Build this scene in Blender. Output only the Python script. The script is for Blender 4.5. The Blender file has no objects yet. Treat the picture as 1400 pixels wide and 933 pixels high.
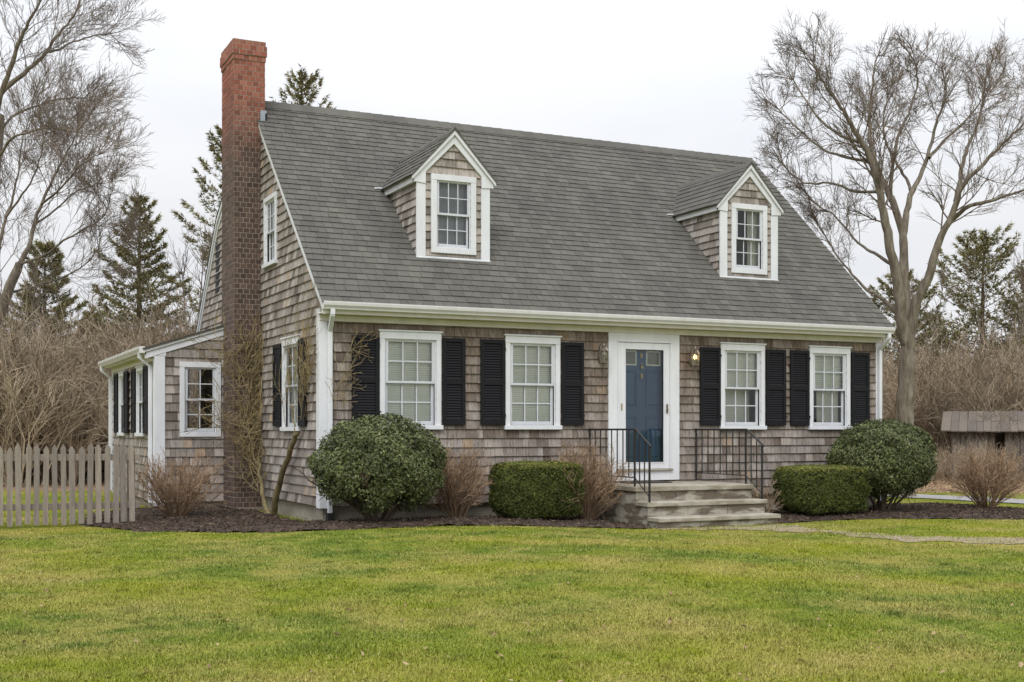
import bpy, math, random
import numpy as np

rng = np.random.default_rng(11)
random.seed(11)
PI = math.pi
SC = bpy.context.scene
COL = SC.collection

# ------------------------------------------------------------------ camera
CAM = np.array([-4.776, -15.706, 1.249])
YAW = math.radians(25.622)
FWD = np.array([math.sin(YAW), math.cos(YAW)])
RGT = np.array([math.cos(YAW), -math.sin(YAW)])
FOC = 1673.0                      # focal length in photograph pixels (1400 wide)
cam_d = bpy.data.cameras.new('camera')
cam_d.sensor_width = 36.0
cam_d.lens = FOC / 1400 * 36
cam_d.shift_y = (588.0 - 466.5) / 1400
cam_d.clip_start = 0.1
cam_d.clip_end = 1500
cam = bpy.data.objects.new('camera', cam_d)
COL.objects.link(cam)
cam.location = CAM
cam.rotation_euler = (PI / 2, 0, -YAW)
SC.camera = cam

# ------------------------------------------------------------------ sky, sun, exposure
SUN_EL, SUN_AZ = math.radians(48), math.radians(215)      # azimuth measured clockwise from +Y
world = bpy.data.worlds.new('World')
SC.world = world
world.use_nodes = True
wn, wl = world.node_tree.nodes, world.node_tree.links
for n in list(wn):
    wn.remove(n)
w_out = wn.new('ShaderNodeOutputWorld')
w_bg = wn.new('ShaderNodeBackground'); w_bg.inputs['Strength'].default_value = 0.10
sky = wn.new('ShaderNodeTexSky'); sky.sky_type = 'NISHITA'; sky.sun_disc = False
sky.sun_elevation = SUN_EL; sky.sun_rotation = SUN_AZ
hsv = wn.new('ShaderNodeHueSaturation'); hsv.inputs['Saturation'].default_value = 0.25
hsv.inputs['Value'].default_value = 1.0
wl.new(sky.outputs['Color'], hsv.inputs['Color'])
tc = wn.new('ShaderNodeTexCoord')
mp = wn.new('ShaderNodeMapping'); mp.inputs['Scale'].default_value = (1.6, 1.6, 5.0)
wl.new(tc.outputs['Generated'], mp.inputs['Vector'])
cn = wn.new('ShaderNodeTexNoise'); cn.inputs['Scale'].default_value = 1.7; cn.inputs['Detail'].default_value = 5
cn.inputs['Roughness'].default_value = 0.5
wl.new(mp.outputs['Vector'], cn.inputs['Vector'])
cr = wn.new('ShaderNodeValToRGB')
cr.color_ramp.elements[0].position = 0.30; cr.color_ramp.elements[0].color = (6.9, 7.1, 7.55, 1)
cr.color_ramp.elements[1].position = 0.66; cr.color_ramp.elements[1].color = (8.1, 8.15, 8.3, 1)
wl.new(cn.outputs['Fac'], cr.inputs['Fac'])
# overcast sky: brighter towards the zenith everywhere
sep = wn.new('ShaderNodeSeparateXYZ'); wl.new(tc.outputs['Generated'], sep.inputs['Vector'])
mr = wn.new('ShaderNodeMapRange'); mr.inputs['From Min'].default_value = 0.15; mr.inputs['From Max'].default_value = 1.0
mr.inputs['To Min'].default_value = 0.98; mr.inputs['To Max'].default_value = 2.3
wl.new(sep.outputs['Z'], mr.inputs['Value'])
vm = wn.new('ShaderNodeVectorMath'); vm.operation = 'SCALE'
wl.new(cr.outputs['Color'], vm.inputs[0]); wl.new(mr.outputs['Result'], vm.inputs['Scale'])
mx = wn.new('ShaderNodeMix'); mx.data_type = 'RGBA'; mx.inputs['Factor'].default_value = 0.93
wl.new(hsv.outputs['Color'], mx.inputs['A']); wl.new(vm.outputs['Vector'], mx.inputs['B'])
wl.new(mx.outputs['Result'], w_bg.inputs['Color'])
wl.new(w_bg.outputs['Background'], w_out.inputs['Surface'])

sun_d = bpy.data.lights.new('sun', 'SUN')
sun_d.energy = 1.4; sun_d.angle = math.radians(24); sun_d.color = (1.0, 0.985, 0.955)
sun = bpy.data.objects.new('sun', sun_d); COL.objects.link(sun)
sun.location = (-20, -30, 40)
sun.rotation_euler = (PI / 2 - SUN_EL, 0, -SUN_AZ + PI)

SC.view_settings.view_transform = 'Standard'
SC.view_settings.look = 'None'
SC.view_settings.exposure = 0.22
SC.view_settings.gamma = 1.0
SC.view_settings.use_curve_mapping = False
SC.render.engine = 'CYCLES'
SC.cycles.max_bounces = 6
SC.cycles.transparent_max_bounces = 16

# ------------------------------------------------------------------ materials
def new_mat(name):
    m = bpy.data.materials.new(name); m.use_nodes = True
    nt = m.node_tree; b = nt.nodes['Principled BSDF']
    return m, nt, b

def noise(nt, scale, detail=4, rough=0.55, space='Object', stretch=None):
    t = nt.nodes.new('ShaderNodeTexCoord')
    n = nt.nodes.new('ShaderNodeTexNoise')
    n.inputs['Scale'].default_value = scale; n.inputs['Detail'].default_value = detail
    n.inputs['Roughness'].default_value = rough
    if space == 'World':
        g = nt.nodes.new('ShaderNodeNewGeometry'); src = g.outputs['Position']
    else:
        src = t.outputs[space]
    if stretch:
        k = nt.nodes.new('ShaderNodeMapping'); k.inputs['Scale'].default_value = stretch
        nt.links.new(src, k.inputs['Vector']); src = k.outputs['Vector']
    nt.links.new(src, n.inputs['Vector'])
    return n.outputs['Fac']

def ramp(nt, fac, stops):
    r = nt.nodes.new('ShaderNodeValToRGB')
    e = r.color_ramp.elements
    while len(e) < len(stops):
        e.new(0.5)
    for el, (p, c) in zip(e, stops):
        el.position = p; el.color = (*c, 1)
    nt.links.new(fac, r.inputs['Fac'])
    return r.outputs['Color']

def mix(nt, fac, a, b, mode='MIX'):
    n = nt.nodes.new('ShaderNodeMix'); n.data_type = 'RGBA'; n.blend_type = mode
    for sock, v in ((n.inputs['Factor'], fac), (n.inputs['A'], a), (n.inputs['B'], b)):
        if isinstance(v, (int, float)):
            sock.default_value = v
        elif isinstance(v, tuple):
            sock.default_value = (*v, 1)
        else:
            nt.links.new(v, sock)
    return n.outputs['Result']

def maprange(nt, v, a, b, c=0.0, d=1.0):
    n = nt.nodes.new('ShaderNodeMapRange')
    for k, x in (('From Min', a), ('From Max', b), ('To Min', c), ('To Max', d)):
        n.inputs[k].default_value = x
    nt.links.new(v, n.inputs['Value'])
    return n.outputs['Result']

def attr(nt, name='tint'):
    a = nt.nodes.new('ShaderNodeAttribute'); a.attribute_name = name
    return a.outputs['Fac']

def math_n(nt, op, a, b=0.0):
    n = nt.nodes.new('ShaderNodeMath'); n.operation = op
    for i, v in enumerate((a, b)):
        if isinstance(v, (int, float)):
            n.inputs[i].default_value = v
        else:
            nt.links.new(v, n.inputs[i])
    return n.outputs[0]

def bump(nt, b, fac, strength=0.3, dist=0.01):
    n = nt.nodes.new('ShaderNodeBump'); n.inputs['Strength'].default_value = strength
    n.inputs['Distance'].default_value = dist
    nt.links.new(fac, n.inputs['Height']); nt.links.new(n.outputs['Normal'], b.inputs['Normal'])

def pos_xyz(nt):
    g = nt.nodes.new('ShaderNodeNewGeometry'); s = nt.nodes.new('ShaderNodeSeparateXYZ')
    nt.links.new(g.outputs['Position'], s.inputs['Vector'])
    return s.outputs

def paint(name, c, rough=0.5, dirt=0.10, scale=6):
    m, nt, b = new_mat(name)
    f = noise(nt, scale, 6, 0.65, 'World', (1, 1, 0.35))
    dark = tuple(x * (1 - 2.2 * dirt) for x in c)
    col = ramp(nt, f, [(0.28, dark), (0.62, c)])
    nt.links.new(col, b.inputs['Base Color']); b.inputs['Roughness'].default_value = rough
    f2 = noise(nt, 60, 3, 0.6, 'World')
    bump(nt, b, f2, 0.12, 0.004)
    return m

M = {}
M['white'] = paint('white_paint', (0.70, 0.712, 0.745), 0.5, 0.06)
M['cream'] = paint('aged_cream_paint', (0.70, 0.67, 0.645), 0.5, 0.07)
M['gutter'] = paint('gutter_enamel', (0.69, 0.68, 0.69), 0.35, 0.06)
M['vinyl'] = paint('window_vinyl', (0.58, 0.60, 0.64), 0.35, 0.04)
M['iron'] = paint('black_iron', (0.018, 0.017, 0.018), 0.45, 0.1)
M['shutter'] = paint('black_shutter_paint', (0.0095, 0.0095, 0.012), 0.6, 0.1)
M['shutter'].node_tree.nodes['Principled BSDF'].inputs['Specular IOR Level'].default_value = 0.22
M['sky_reflection'] = paint('sky_reflection_cloth', (0.42, 0.45, 0.52), 0.8, 0.08, 2)  # grey-blue cloth colour standing in for sky reflected in the dormer glass
M['blue'] = paint('blue_door_paint', (0.032, 0.118, 0.265), 0.4, 0.08, 3)
M['brass'] = paint('aged_brass', (0.42, 0.33, 0.15), 0.35, 0.1)
M['brass'].node_tree.nodes['Principled BSDF'].inputs['Metallic'].default_value = 0.8
M['lead'] = paint('lead_flashing', (0.30, 0.34, 0.40), 0.5, 0.15)
M['pewter'] = paint('lantern_pewter', (0.22, 0.19, 0.15), 0.4, 0.1)
M['pewter'].node_tree.nodes['Principled BSDF'].inputs['Metallic'].default_value = 0.6
M['blind'] = paint('blind_vinyl', (0.88, 0.90, 0.84), 0.6, 0.03)
M['curtain'] = paint('curtain_cloth', (0.78, 0.78, 0.70), 0.9, 0.05)
M['mortar'] = paint('mortar', (0.32, 0.27, 0.225), 0.95, 0.12, 9)
M['mat'] = paint('door_mat_fibre', (0.05, 0.04, 0.032), 0.95, 0.1)
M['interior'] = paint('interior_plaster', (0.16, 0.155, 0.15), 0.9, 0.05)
M['rubber'] = paint('drain_boot', (0.02, 0.02, 0.02), 0.6, 0.1)

def mat_cedar():
    m, nt, b = new_mat('weathered_cedar')
    t = attr(nt)
    tone = ramp(nt, t, [(0.0, (0.130, 0.108, 0.094)), (0.3, (0.220, 0.192, 0.173)), (0.6, (0.292, 0.261, 0.241)),
                        (0.88, (0.395, 0.362, 0.342)), (1.0, (0.37, 0.28, 0.20))])
    streak = noise(nt, 1.0, 5, 0.7, 'World', (38, 38, 2.2))
    col = mix(nt, 1.0, tone, ramp(nt, streak, [(0.28, (0.46, 0.43, 0.41)), (0.47, (0.95, 0.95, 0.94)), (0.72, (1.3, 1.28, 1.26))]), 'MULTIPLY')
    # front wall browner and darker towards the eave, in patches with orange runs
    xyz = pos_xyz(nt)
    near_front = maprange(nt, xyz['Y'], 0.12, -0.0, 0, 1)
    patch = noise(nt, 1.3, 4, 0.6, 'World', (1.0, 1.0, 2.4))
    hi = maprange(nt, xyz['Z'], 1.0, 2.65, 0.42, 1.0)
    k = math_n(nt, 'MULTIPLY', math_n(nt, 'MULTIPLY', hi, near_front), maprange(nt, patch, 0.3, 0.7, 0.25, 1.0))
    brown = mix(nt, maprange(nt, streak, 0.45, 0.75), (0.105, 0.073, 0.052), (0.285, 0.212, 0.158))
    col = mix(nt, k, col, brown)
    # green-grey damp film in blotches near the ground
    damp = math_n(nt, 'MULTIPLY', maprange(nt, xyz['Z'], 0.9, 0.25, 0, 0.35), maprange(nt, noise(nt, 2.0, 4, 0.6, 'World'), 0.4, 0.7))
    col = mix(nt, damp, col, (0.16, 0.14, 0.115))
    nt.links.new(col, b.inputs['Base Color']); b.inputs['Roughness'].default_value = 0.9
    b.inputs['Specular IOR Level'].default_value = 0.2
    bump(nt, b, streak, 0.5, 0.006)
    return m
M['cedar'] = mat_cedar()

def mat_roof():
    m, nt, b = new_mat('asphalt_shingle')
    t = attr(nt)
    tone = ramp(nt, t, [(0.0, (0.098, 0.094, 0.085)), (0.5, (0.111, 0.107, 0.097)), (1.0, (0.129, 0.125, 0.114))])
    blot = noise(nt, 0.9, 6, 0.68, 'World', (1.6, 0.8, 0.8))
    col = mix(nt, 1.0, tone, ramp(nt, blot, [(0.3, (0.84, 0.83, 0.85)), (0.68, (1.10, 1.10, 1.06))]), 'MULTIPLY')
    gran = noise(nt, 240, 2, 0.7, 'World')
    col = mix(nt, 1.0, col, ramp(nt, gran, [(0.3, (0.7, 0.7, 0.7)), (0.7, (1.3, 1.3, 1.3))]), 'MULTIPLY')
    nt.links.new(col, b.inputs['Base Color']); b.inputs['Roughness'].default_value = 0.95
    b.inputs['Specular IOR Level'].default_value = 0.25
    bump(nt, b, gran, 0.4, 0.004)
    return m
M['roof'] = mat_roof()

def mat_brick():
    m, nt, b = new_mat('chimney_brick')
    t = attr(nt)
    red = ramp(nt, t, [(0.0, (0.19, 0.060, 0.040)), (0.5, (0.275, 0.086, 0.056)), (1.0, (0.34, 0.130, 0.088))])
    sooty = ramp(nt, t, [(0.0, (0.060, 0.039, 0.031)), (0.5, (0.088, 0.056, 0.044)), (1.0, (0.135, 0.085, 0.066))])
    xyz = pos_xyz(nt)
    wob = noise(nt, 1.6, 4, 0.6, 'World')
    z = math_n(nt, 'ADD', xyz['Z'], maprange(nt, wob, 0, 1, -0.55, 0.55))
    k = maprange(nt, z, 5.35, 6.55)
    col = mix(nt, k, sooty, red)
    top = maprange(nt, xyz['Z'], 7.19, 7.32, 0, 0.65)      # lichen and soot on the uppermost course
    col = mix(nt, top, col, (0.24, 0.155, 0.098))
    g = noise(nt, 45, 4, 0.65, 'World')
    col = mix(nt, 1.0, col, ramp(nt, g, [(0.3, (0.78, 0.78, 0.78)), (0.7, (1.18, 1.18, 1.18))]), 'MULTIPLY')
    nt.links.new(col, b.inputs['Base Color']); b.inputs['Roughness'].default_value = 0.9
    bump(nt, b, g, 0.5, 0.006)
    return m
M['brick'] = mat_brick()

def mat_concrete(name, a, c, stain, amt):
    m, nt, b = new_mat(name)
    f = noise(nt, 5, 6, 0.65, 'World')
    col = ramp(nt, f, [(0.3, a), (0.7, c)])
    s = noise(nt, 3.0, 5, 0.6, 'World', (0.7, 1, 2.6))
    col = mix(nt, maprange(nt, s, 0.46, 0.55, 0, amt), col, stain)
    g = noise(nt, 70, 3, 0.6, 'World')
    col = mix(nt, 1.0, col, ramp(nt, g, [(0.3, (0.85, 0.85, 0.85)), (0.7, (1.12, 1.12, 1.12))]), 'MULTIPLY')
    nt.links.new(col, b.inputs['Base Color']); b.inputs['Roughness'].default_value = 0.92
    bump(nt, b, g, 0.4, 0.005)
    return m
M['found'] = mat_concrete('foundation_concrete', (0.24, 0.215, 0.17), (0.33, 0.30, 0.245), (0.20, 0.175, 0.13), 0.5)
M['tread'] = mat_concrete('step_slab_stone', (0.27, 0.245, 0.195), (0.42, 0.39, 0.325), (0.19, 0.155, 0.105), 0.65)
M['riser'] = mat_concrete('step_block_concrete', (0.24, 0.215, 0.165), (0.41, 0.385, 0.325), (0.105, 0.08, 0.055), 0.9)
M['drive'] = mat_concrete('driveway_asphalt', (0.26, 0.25, 0.25), (0.34, 0.33, 0.33), (0.22, 0.2, 0.18), 0.3)

def mat_wood(name, cols, sx=(9, 9, 1.2), rough=0.9):
    m, nt, b = new_mat(name)
    g = noise(nt, 3.0, 5, 0.7, 'Object', sx)
    col = ramp(nt, g, [(0.25, cols[0]), (0.5, cols[1]), (0.78, cols[2])])
    oi = nt.nodes.new('ShaderNodeObjectInfo')
    col = mix(nt, 1.0, col, ramp(nt, oi.outputs['Random'], [(0, (0.82, 0.82, 0.84)), (1, (1.15, 1.13, 1.1))]), 'MULTIPLY')
    nt.links.new(col, b.inputs['Base Color']); b.inputs['Roughness'].default_value = rough
    b.inputs['Specular IOR Level'].default_value = 0.2
    bump(nt, b, g, 0.5, 0.005)
    return m
M['fence'] = mat_wood('weathered_picket_wood', [(0.165, 0.138, 0.115), (0.245, 0.212, 0.182), (0.32, 0.285, 0.25)])
M['shedwood'] = mat_wood('old_barn_board', [(0.05, 0.042, 0.036), (0.12, 0.105, 0.092), (0.22, 0.20, 0.18)])
M['shedroof'] = mat_wood('old_roof_board', [(0.09, 0.074, 0.062), (0.15, 0.128, 0.108), (0.22, 0.194, 0.166)])

def mat_bark(name, cols, scale=6, stretch=(1, 1, 0.3)):
    m, nt, b = new_mat(name)
    g = noise(nt, scale, 6, 0.7, 'World', stretch)
    nt.links.new(ramp(nt, g, [(0.3, cols[0]), (0.5, cols[1]), (0.72, cols[2])]), b.inputs['Base Color'])
    b.inputs['Roughness'].default_value = 0.95; b.inputs['Specular IOR Level'].default_value = 0.15
    bump(nt, b, g, 0.8, 0.03)
    return m
M['bark'] = mat_bark('grey_bark', [(0.075, 0.062, 0.047), (0.180, 0.153, 0.118), (0.30, 0.266, 0.212)], 11, (1, 1, 0.22))
M['twig'] = mat_bark('bare_twig', [(0.095, 0.075, 0.060), (0.16, 0.128, 0.102), (0.245, 0.20, 0.16)], 2)
M['pinebark'] = mat_bark('pine_bark', [(0.06, 0.045, 0.035), (0.11, 0.082, 0.062), (0.16, 0.12, 0.09)])
M['mossbark'] = mat_bark('mossy_bark', [(0.085, 0.068, 0.042), (0.165, 0.135, 0.070), (0.29, 0.235, 0.115)], 9, (1, 1, 0.5))
M['vinetwig'] = mat_bark('golden_twig', [(0.17, 0.130, 0.080), (0.29, 0.225, 0.115), (0.40, 0.325, 0.20)], 4, (1, 1, 1))

def mat_tinted(name, stops, rough=0.7, trans=0.0, spec=0.3, nscale=2.0, namp=(0.75, 1.25)):
    m, nt, b = new_mat(name)
    t = attr(nt)
    col = ramp(nt, t, stops)
    g = noise(nt, nscale, 3, 0.6, 'World')
    col = mix(nt, 1.0, col, ramp(nt, g, [(0.3, (namp[0],) * 3), (0.7, (namp[1],) * 3)]), 'MULTIPLY')
    nt.links.new(col, b.inputs['Base Color'])
    b.inputs['Roughness'].default_value = rough; b.inputs['Specular IOR Level'].default_value = spec
    return m
M['leaf'] = mat_tinted('glossy_evergreen_leaf', [(0, (0.044, 0.055, 0.018)), (0.5, (0.098, 0.118, 0.038)), (0.85, (0.150, 0.172, 0.062)), (1, (0.22, 0.225, 0.10))], 0.45, spec=0.35, nscale=5)
M['yew'] = mat_tinted('clipped_yew', [(0, (0.026, 0.040, 0.010)), (0.5, (0.078, 0.094, 0.018)), (0.85, (0.150, 0.160, 0.030)), (1, (0.25, 0.235, 0.06))], 0.7, nscale=6)
M['needle'] = mat_tinted('conifer_needles', [(0, (0.115, 0.105, 0.052)), (0.5, (0.215, 0.200, 0.084)), (1, (0.31, 0.275, 0.13))], 0.8, nscale=0.9)
M['brush'] = mat_tinted('brushwood', [(0, (0.140, 0.106, 0.072)), (0.5, (0.315, 0.248, 0.175)), (0.85, (0.45, 0.37, 0.275)), (1, (0.58, 0.49, 0.39))], 0.95, nscale=0.5, namp=(0.6, 1.25))
M['stemred'] = mat_tinted('russet_stems', [(0, (0.14, 0.092, 0.056)), (0.5, (0.24, 0.158, 0.098)), (1, (0.36, 0.25, 0.16))], 0.9, nscale=3)
M['deadyew'] = mat_tinted('bare_tan_twigs', [(0, (0.15, 0.105, 0.07)), (1, (0.33, 0.25, 0.17))], 0.9, nscale=3)
M['mulch'] = mat_tinted('bark_mulch', [(0, (0.024, 0.016, 0.011)), (0.5, (0.060, 0.041, 0.030)), (0.88, (0.110, 0.079, 0.058)), (1, (0.26, 0.20, 0.14))], 0.95, nscale=4)
M['litter'] = mat_tinted('fallen_leaves', [(0, (0.16, 0.105, 0.06)), (0.5, (0.28, 0.20, 0.11)), (1, (0.38, 0.29, 0.17))], 0.9, nscale=1)

def grass_colour(nt):
    """lawn colour by place: deep green, yellow green and straw patches"""
    a = noise(nt, 0.62, 5, 0.62, 'World', (1.0, 1.0, 0))
    b_ = noise(nt, 2.6, 4, 0.65, 'World', (1.0, 1.0, 0))
    c = noise(nt, 0.33, 3, 0.5, 'World', (1.0, 1.6, 0))
    green = mix(nt, maprange(nt, b_, 0.35, 0.65), (0.098, 0.150, 0.013), (0.205, 0.245, 0.030))
    green = mix(nt, maprange(nt, c, 0.42, 0.62), green, (0.218, 0.242, 0.012))
    straw = mix(nt, maprange(nt, b_, 0.4, 0.6), (0.40, 0.325, 0.115), (0.31, 0.275, 0.070))
    f = math_n(nt, 'ADD', math_n(nt, 'MULTIPLY', a, 0.62), math_n(nt, 'MULTIPLY', b_, 0.38))
    return mix(nt, maprange(nt, f, 0.46, 0.62, 0, 0.9), green, straw)

def mat_grass():
    m, nt, b = new_mat('grass_blades')
    col = grass_colour(nt)
    t = attr(nt)
    col = mix(nt, 1.0, col, ramp(nt, t, [(0, (0.52, 0.56, 0.5)), (0.5, (1.0, 1.0, 1.0)), (0.9, (1.35, 1.3, 1.2)), (1, (1.4, 1.3, 1.2))]), 'MULTIPLY')
    col = mix(nt, maprange(nt, t, 0.76, 0.97, 0, 0.65), col, (0.46, 0.375, 0.17))
    nt.links.new(col, b.inputs['Base Color']); b.inputs['Roughness'].default_value = 0.6
    b.inputs['Specular IOR Level'].default_value = 0.25
    return m
M['grass'] = mat_grass()

def mat_ground():
    m, nt, b = new_mat('ground_soil_and_turf')
    col = mix(nt, 1.0, grass_colour(nt), (0.80, 0.80, 0.78), 'MULTIPLY')
    xyz = pos_xyz(nt)
    d = math_n(nt, 'ADD', math_n(nt, 'MULTIPLY', xyz['X'], 0.4324), math_n(nt, 'MULTIPLY', xyz['Y'], 0.9017))
    wob = noise(nt, 0.5, 4, 0.6, 'World')
    # woodland floor starts behind the lawn
    k = maprange(nt, math_n(nt, 'ADD', d, maprange(nt, wob, 0, 1, -2.5, 2.5)), 8.6, 9.6)
    lit = noise(nt, 3.5, 5, 0.7, 'World')
    litc = ramp(nt, lit, [(0.3, (0.17, 0.11, 0.07)), (0.55, (0.29, 0.195, 0.125)), (0.75, (0.40, 0.29, 0.195))])
    col = mix(nt, k, col, litc)
    g = noise(nt, 30, 4, 0.7, 'World')
    col = mix(nt, 1.0, col, ramp(nt, g, [(0.3, (0.75, 0.75, 0.75)), (0.7, (1.2, 1.2, 1.2))]), 'MULTIPLY')
    nt.links.new(col, b.inputs['Base Color']); b.inputs['Roughness'].default_value = 1.0
    b.inputs['Specular IOR Level'].default_value = 0.1
    bump(nt, b, g, 0.6, 0.02)
    return m
M['ground'] = mat_ground()

def mat_path():
    m, nt, b = new_mat('mossy_brick_path')
    br = nt.nodes.new('ShaderNodeTexBrick')
    g = nt.nodes.new('ShaderNodeNewGeometry'); nt.links.new(g.outputs['Position'], br.inputs['Vector'])
    br.inputs['Scale'].default_value = 1.0
    br.inputs['Brick Width'].default_value = 0.2; br.inputs['Row Height'].default_value = 0.1
    br.inputs['Mortar Size'].default_value = 0.008
    br.inputs['Color1'].default_value = (0.25, 0.175, 0.13, 1); br.inputs['Color2'].default_value = (0.33, 0.26, 0.20, 1)
    br.inputs['Mortar'].default_value = (0.19, 0.17, 0.10, 1)
    n = noise(nt, 1.6, 5, 0.65, 'World')
    col = mix(nt, maprange(nt, n, 0.42, 0.58, 0, 0.85), br.outputs['Color'], (0.24, 0.205, 0.115))
    nt.links.new(col, b.inputs['Base Color']); b.inputs['Roughness'].default_value = 0.95
    return m
M['path'] = mat_path()

def mat_glass():
    m = bpy.data.materials.new('window_glass'); m.use_nodes = True
    nt = m.node_tree
    for n in list(nt.nodes):
        nt.nodes.remove(n)
    o = nt.nodes.new('ShaderNodeOutputMaterial')
    t = nt.nodes.new('ShaderNodeBsdfTransparent'); t.inputs['Color'].default_value = (0.965, 0.98, 0.97, 1)
    g = nt.nodes.new('ShaderNodeBsdfGlossy'); g.inputs['Roughness'].default_value = 0.02
    f = nt.nodes.new('ShaderNodeFresnel'); f.inputs['IOR'].default_value = 1.52
    k = math_n(nt, 'MULTIPLY', f.outputs['Fac'], 1.4)
    gm = nt.nodes.new('ShaderNodeBump'); gm.inputs['Strength'].default_value = 0.05; gm.inputs['Distance'].default_value = 0.02
    w = noise(nt, 3.0, 2, 0.5, 'World'); nt.links.new(w, gm.inputs['Height']); nt.links.new(gm.outputs['Normal'], g.inputs['Normal'])
    mxs = nt.nodes.new('ShaderNodeMixShader')
    nt.links.new(k, mxs.inputs['Fac']); nt.links.new(t.outputs[0], mxs.inputs[1]); nt.links.new(g.outputs[0], mxs.inputs[2])
    nt.links.new(mxs.outputs[0], o.inputs['Surface'])
    return m
M['glass'] = mat_glass()
M['frost'] = paint('patterned_door_glass', (0.20, 0.20, 0.17), 0.15, 0.2, 40)

def mat_bulb():
    m, nt, b = new_mat('lit_bulb')
    b.inputs['Base Color'].default_value = (1, 0.8, 0.45, 1)
    b.inputs['Emission Color'].default_value = (1.0, 0.62, 0.22, 1)
    b.inputs['Emission Strength'].default_value = 7.0
    return m
M['bulb'] = mat_bulb()
M['dullbulb'] = paint('unlit_bulb', (0.7, 0.68, 0.6), 0.2, 0.05)

# ------------------------------------------------------------------ mesh helpers
def tag(o, label=None, cat=None, group=None, kind=None):
    if label: o['label'] = label
    if cat: o['category'] = cat
    if group: o['group'] = group
    if kind: o['kind'] = kind
    return o

def empty(name, loc, **kw):
    o = bpy.data.objects.new(name, None); COL.objects.link(o); o.location = loc
    o.empty_display_size = 0.2
    return tag(o, **kw)

def link(name, me, parent=None, loc=None):
    o = bpy.data.objects.new(name, me); COL.objects.link(o)
    if parent is not None: o.parent = parent
    if loc is not None: o.location = loc
    return o

def mesh_np(name, V, F, mat, parent=None, loc=None, tint=None, smooth=False):
    """V (n,3); F (m,k) with k = 3 or 4; tint (m,) per face"""
    V = np.asarray(V, np.float32); F = np.asarray(F, np.int32)
    me = bpy.data.meshes.new(name)
    m, k = F.shape
    me.vertices.add(len(V)); me.vertices.foreach_set('co', V.ravel())
    me.loops.add(m * k); me.loops.foreach_set('vertex_index', F.ravel())
    me.polygons.add(m); me.polygons.foreach_set('loop_start', np.arange(0, m * k, k, dtype=np.int32))
    me.polygons.foreach_set('use_smooth', np.full(m, bool(smooth)))
    me.update(calc_edges=True)
    if tint is not None:
        a = me.attributes.new('tint', 'FLOAT', 'FACE'); a.data.foreach_set('value', np.asarray(tint, np.float32))
    me.materials.append(mat)
    return link(name, me, parent, loc)

BOXF = np.array([[0, 3, 2, 1], [4, 5, 6, 7], [0, 1, 5, 4], [1, 2, 6, 5], [2, 3, 7, 6], [3, 0, 4, 7]])

class MB:
    """collects hexahedra and other pieces, then links them as one mesh object"""
    def __init__(self): self.v, self.f, self.t = [], [], []
    def hexa(self, p, t=0.5):
        o = len(self.v); self.v += [tuple(q) for q in p]
        self.f += [tuple(int(i) + o for i in f) for f in BOXF]; self.t += [t] * 6
    def box(self, x0, x1, y0, y1, z0, z1, t=0.5):
        self.hexa([(x0, y0, z0), (x1, y0, z0), (x1, y1, z0), (x0, y1, z0), (x0, y0, z1), (x1, y0, z1), (x1, y1, z1), (x0, y1, z1)], t)
    def lbox(self, T, u0, u1, v0, v1, w0, w1, t=0.5):
        self.hexa([T(u0, v0, w0), T(u1, v0, w0), T(u1, v0, w1), T(u0, v0, w1), T(u0, v1, w0), T(u1, v1, w0), T(u1, v1, w1), T(u0, v1, w1)], t)
    def poly_prism(self, T, pts, w0, w1, t=0.5):
        """prism from a (u, v) polygon between depths w0 and w1"""
        n = len(pts); o = len(self.v)
        self.v += [tuple(T(u, v, w0)) for u, v in pts] + [tuple(T(u, v, w1)) for u, v in pts]
        self.f.append(tuple(range(o, o + n))); self.f.append(tuple(range(o + 2 * n - 1, o + n - 1, -1)))
        for i in range(n):
            j = (i + 1) % n
            self.f.append((o + i, o + n + i, o + n + j, o + j))
        self.t += [t] * (n + 2)
    def tube(self, pts, rad, n=8, t=0.5, cap=True):
        pts = np.asarray(pts, float)
        rad = np.full(len(pts), rad) if np.isscalar(rad) else np.asarray(rad)
        V = rings(pts, rad, n); o = len(self.v)
        self.v += [tuple(q) for q in V.reshape(-1, 3)]
        k = len(pts)
        for i in range(k - 1):
            for j in range(n):
                a, b = o + i * n + j, o + i * n + (j + 1) % n
                self.f.append((a, b, b + n, a + n)); self.t.append(t)
        if cap:
            self.f.append(tuple(o + j for j in range(n))[::-1]); self.t.append(t)
            self.f.append(tuple(o + (k - 1) * n + j for j in range(n))); self.t.append(t)
    def lathe(self, c, prof, n=14, t=0.5):
        self.tube([(c[0], c[1], c[2] + z) for r, z in prof], [max(r, 0.0004) for r, z in prof], n, t)
    def build(self, name, mat, parent=None, loc=None, bevel=0.0, smooth=False, kind=None):
        me = bpy.data.meshes.new(name)
        me.from_pydata(self.v, [], self.f)
        me.update()
        a = me.attributes.new('tint', 'FLOAT', 'FACE'); a.data.foreach_set('value', np.asarray(self.t, np.float32))
        me.materials.append(mat)
        if smooth: me.polygons.foreach_set('use_smooth', np.ones(len(me.polygons), dtype=bool))
        o = link(name, me, parent, loc)
        if bevel:
            b = o.modifiers.new('bevel', 'BEVEL'); b.width = bevel; b.segments = 1; b.limit_method = 'ANGLE'
        if kind: o['kind'] = kind
        return o

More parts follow.
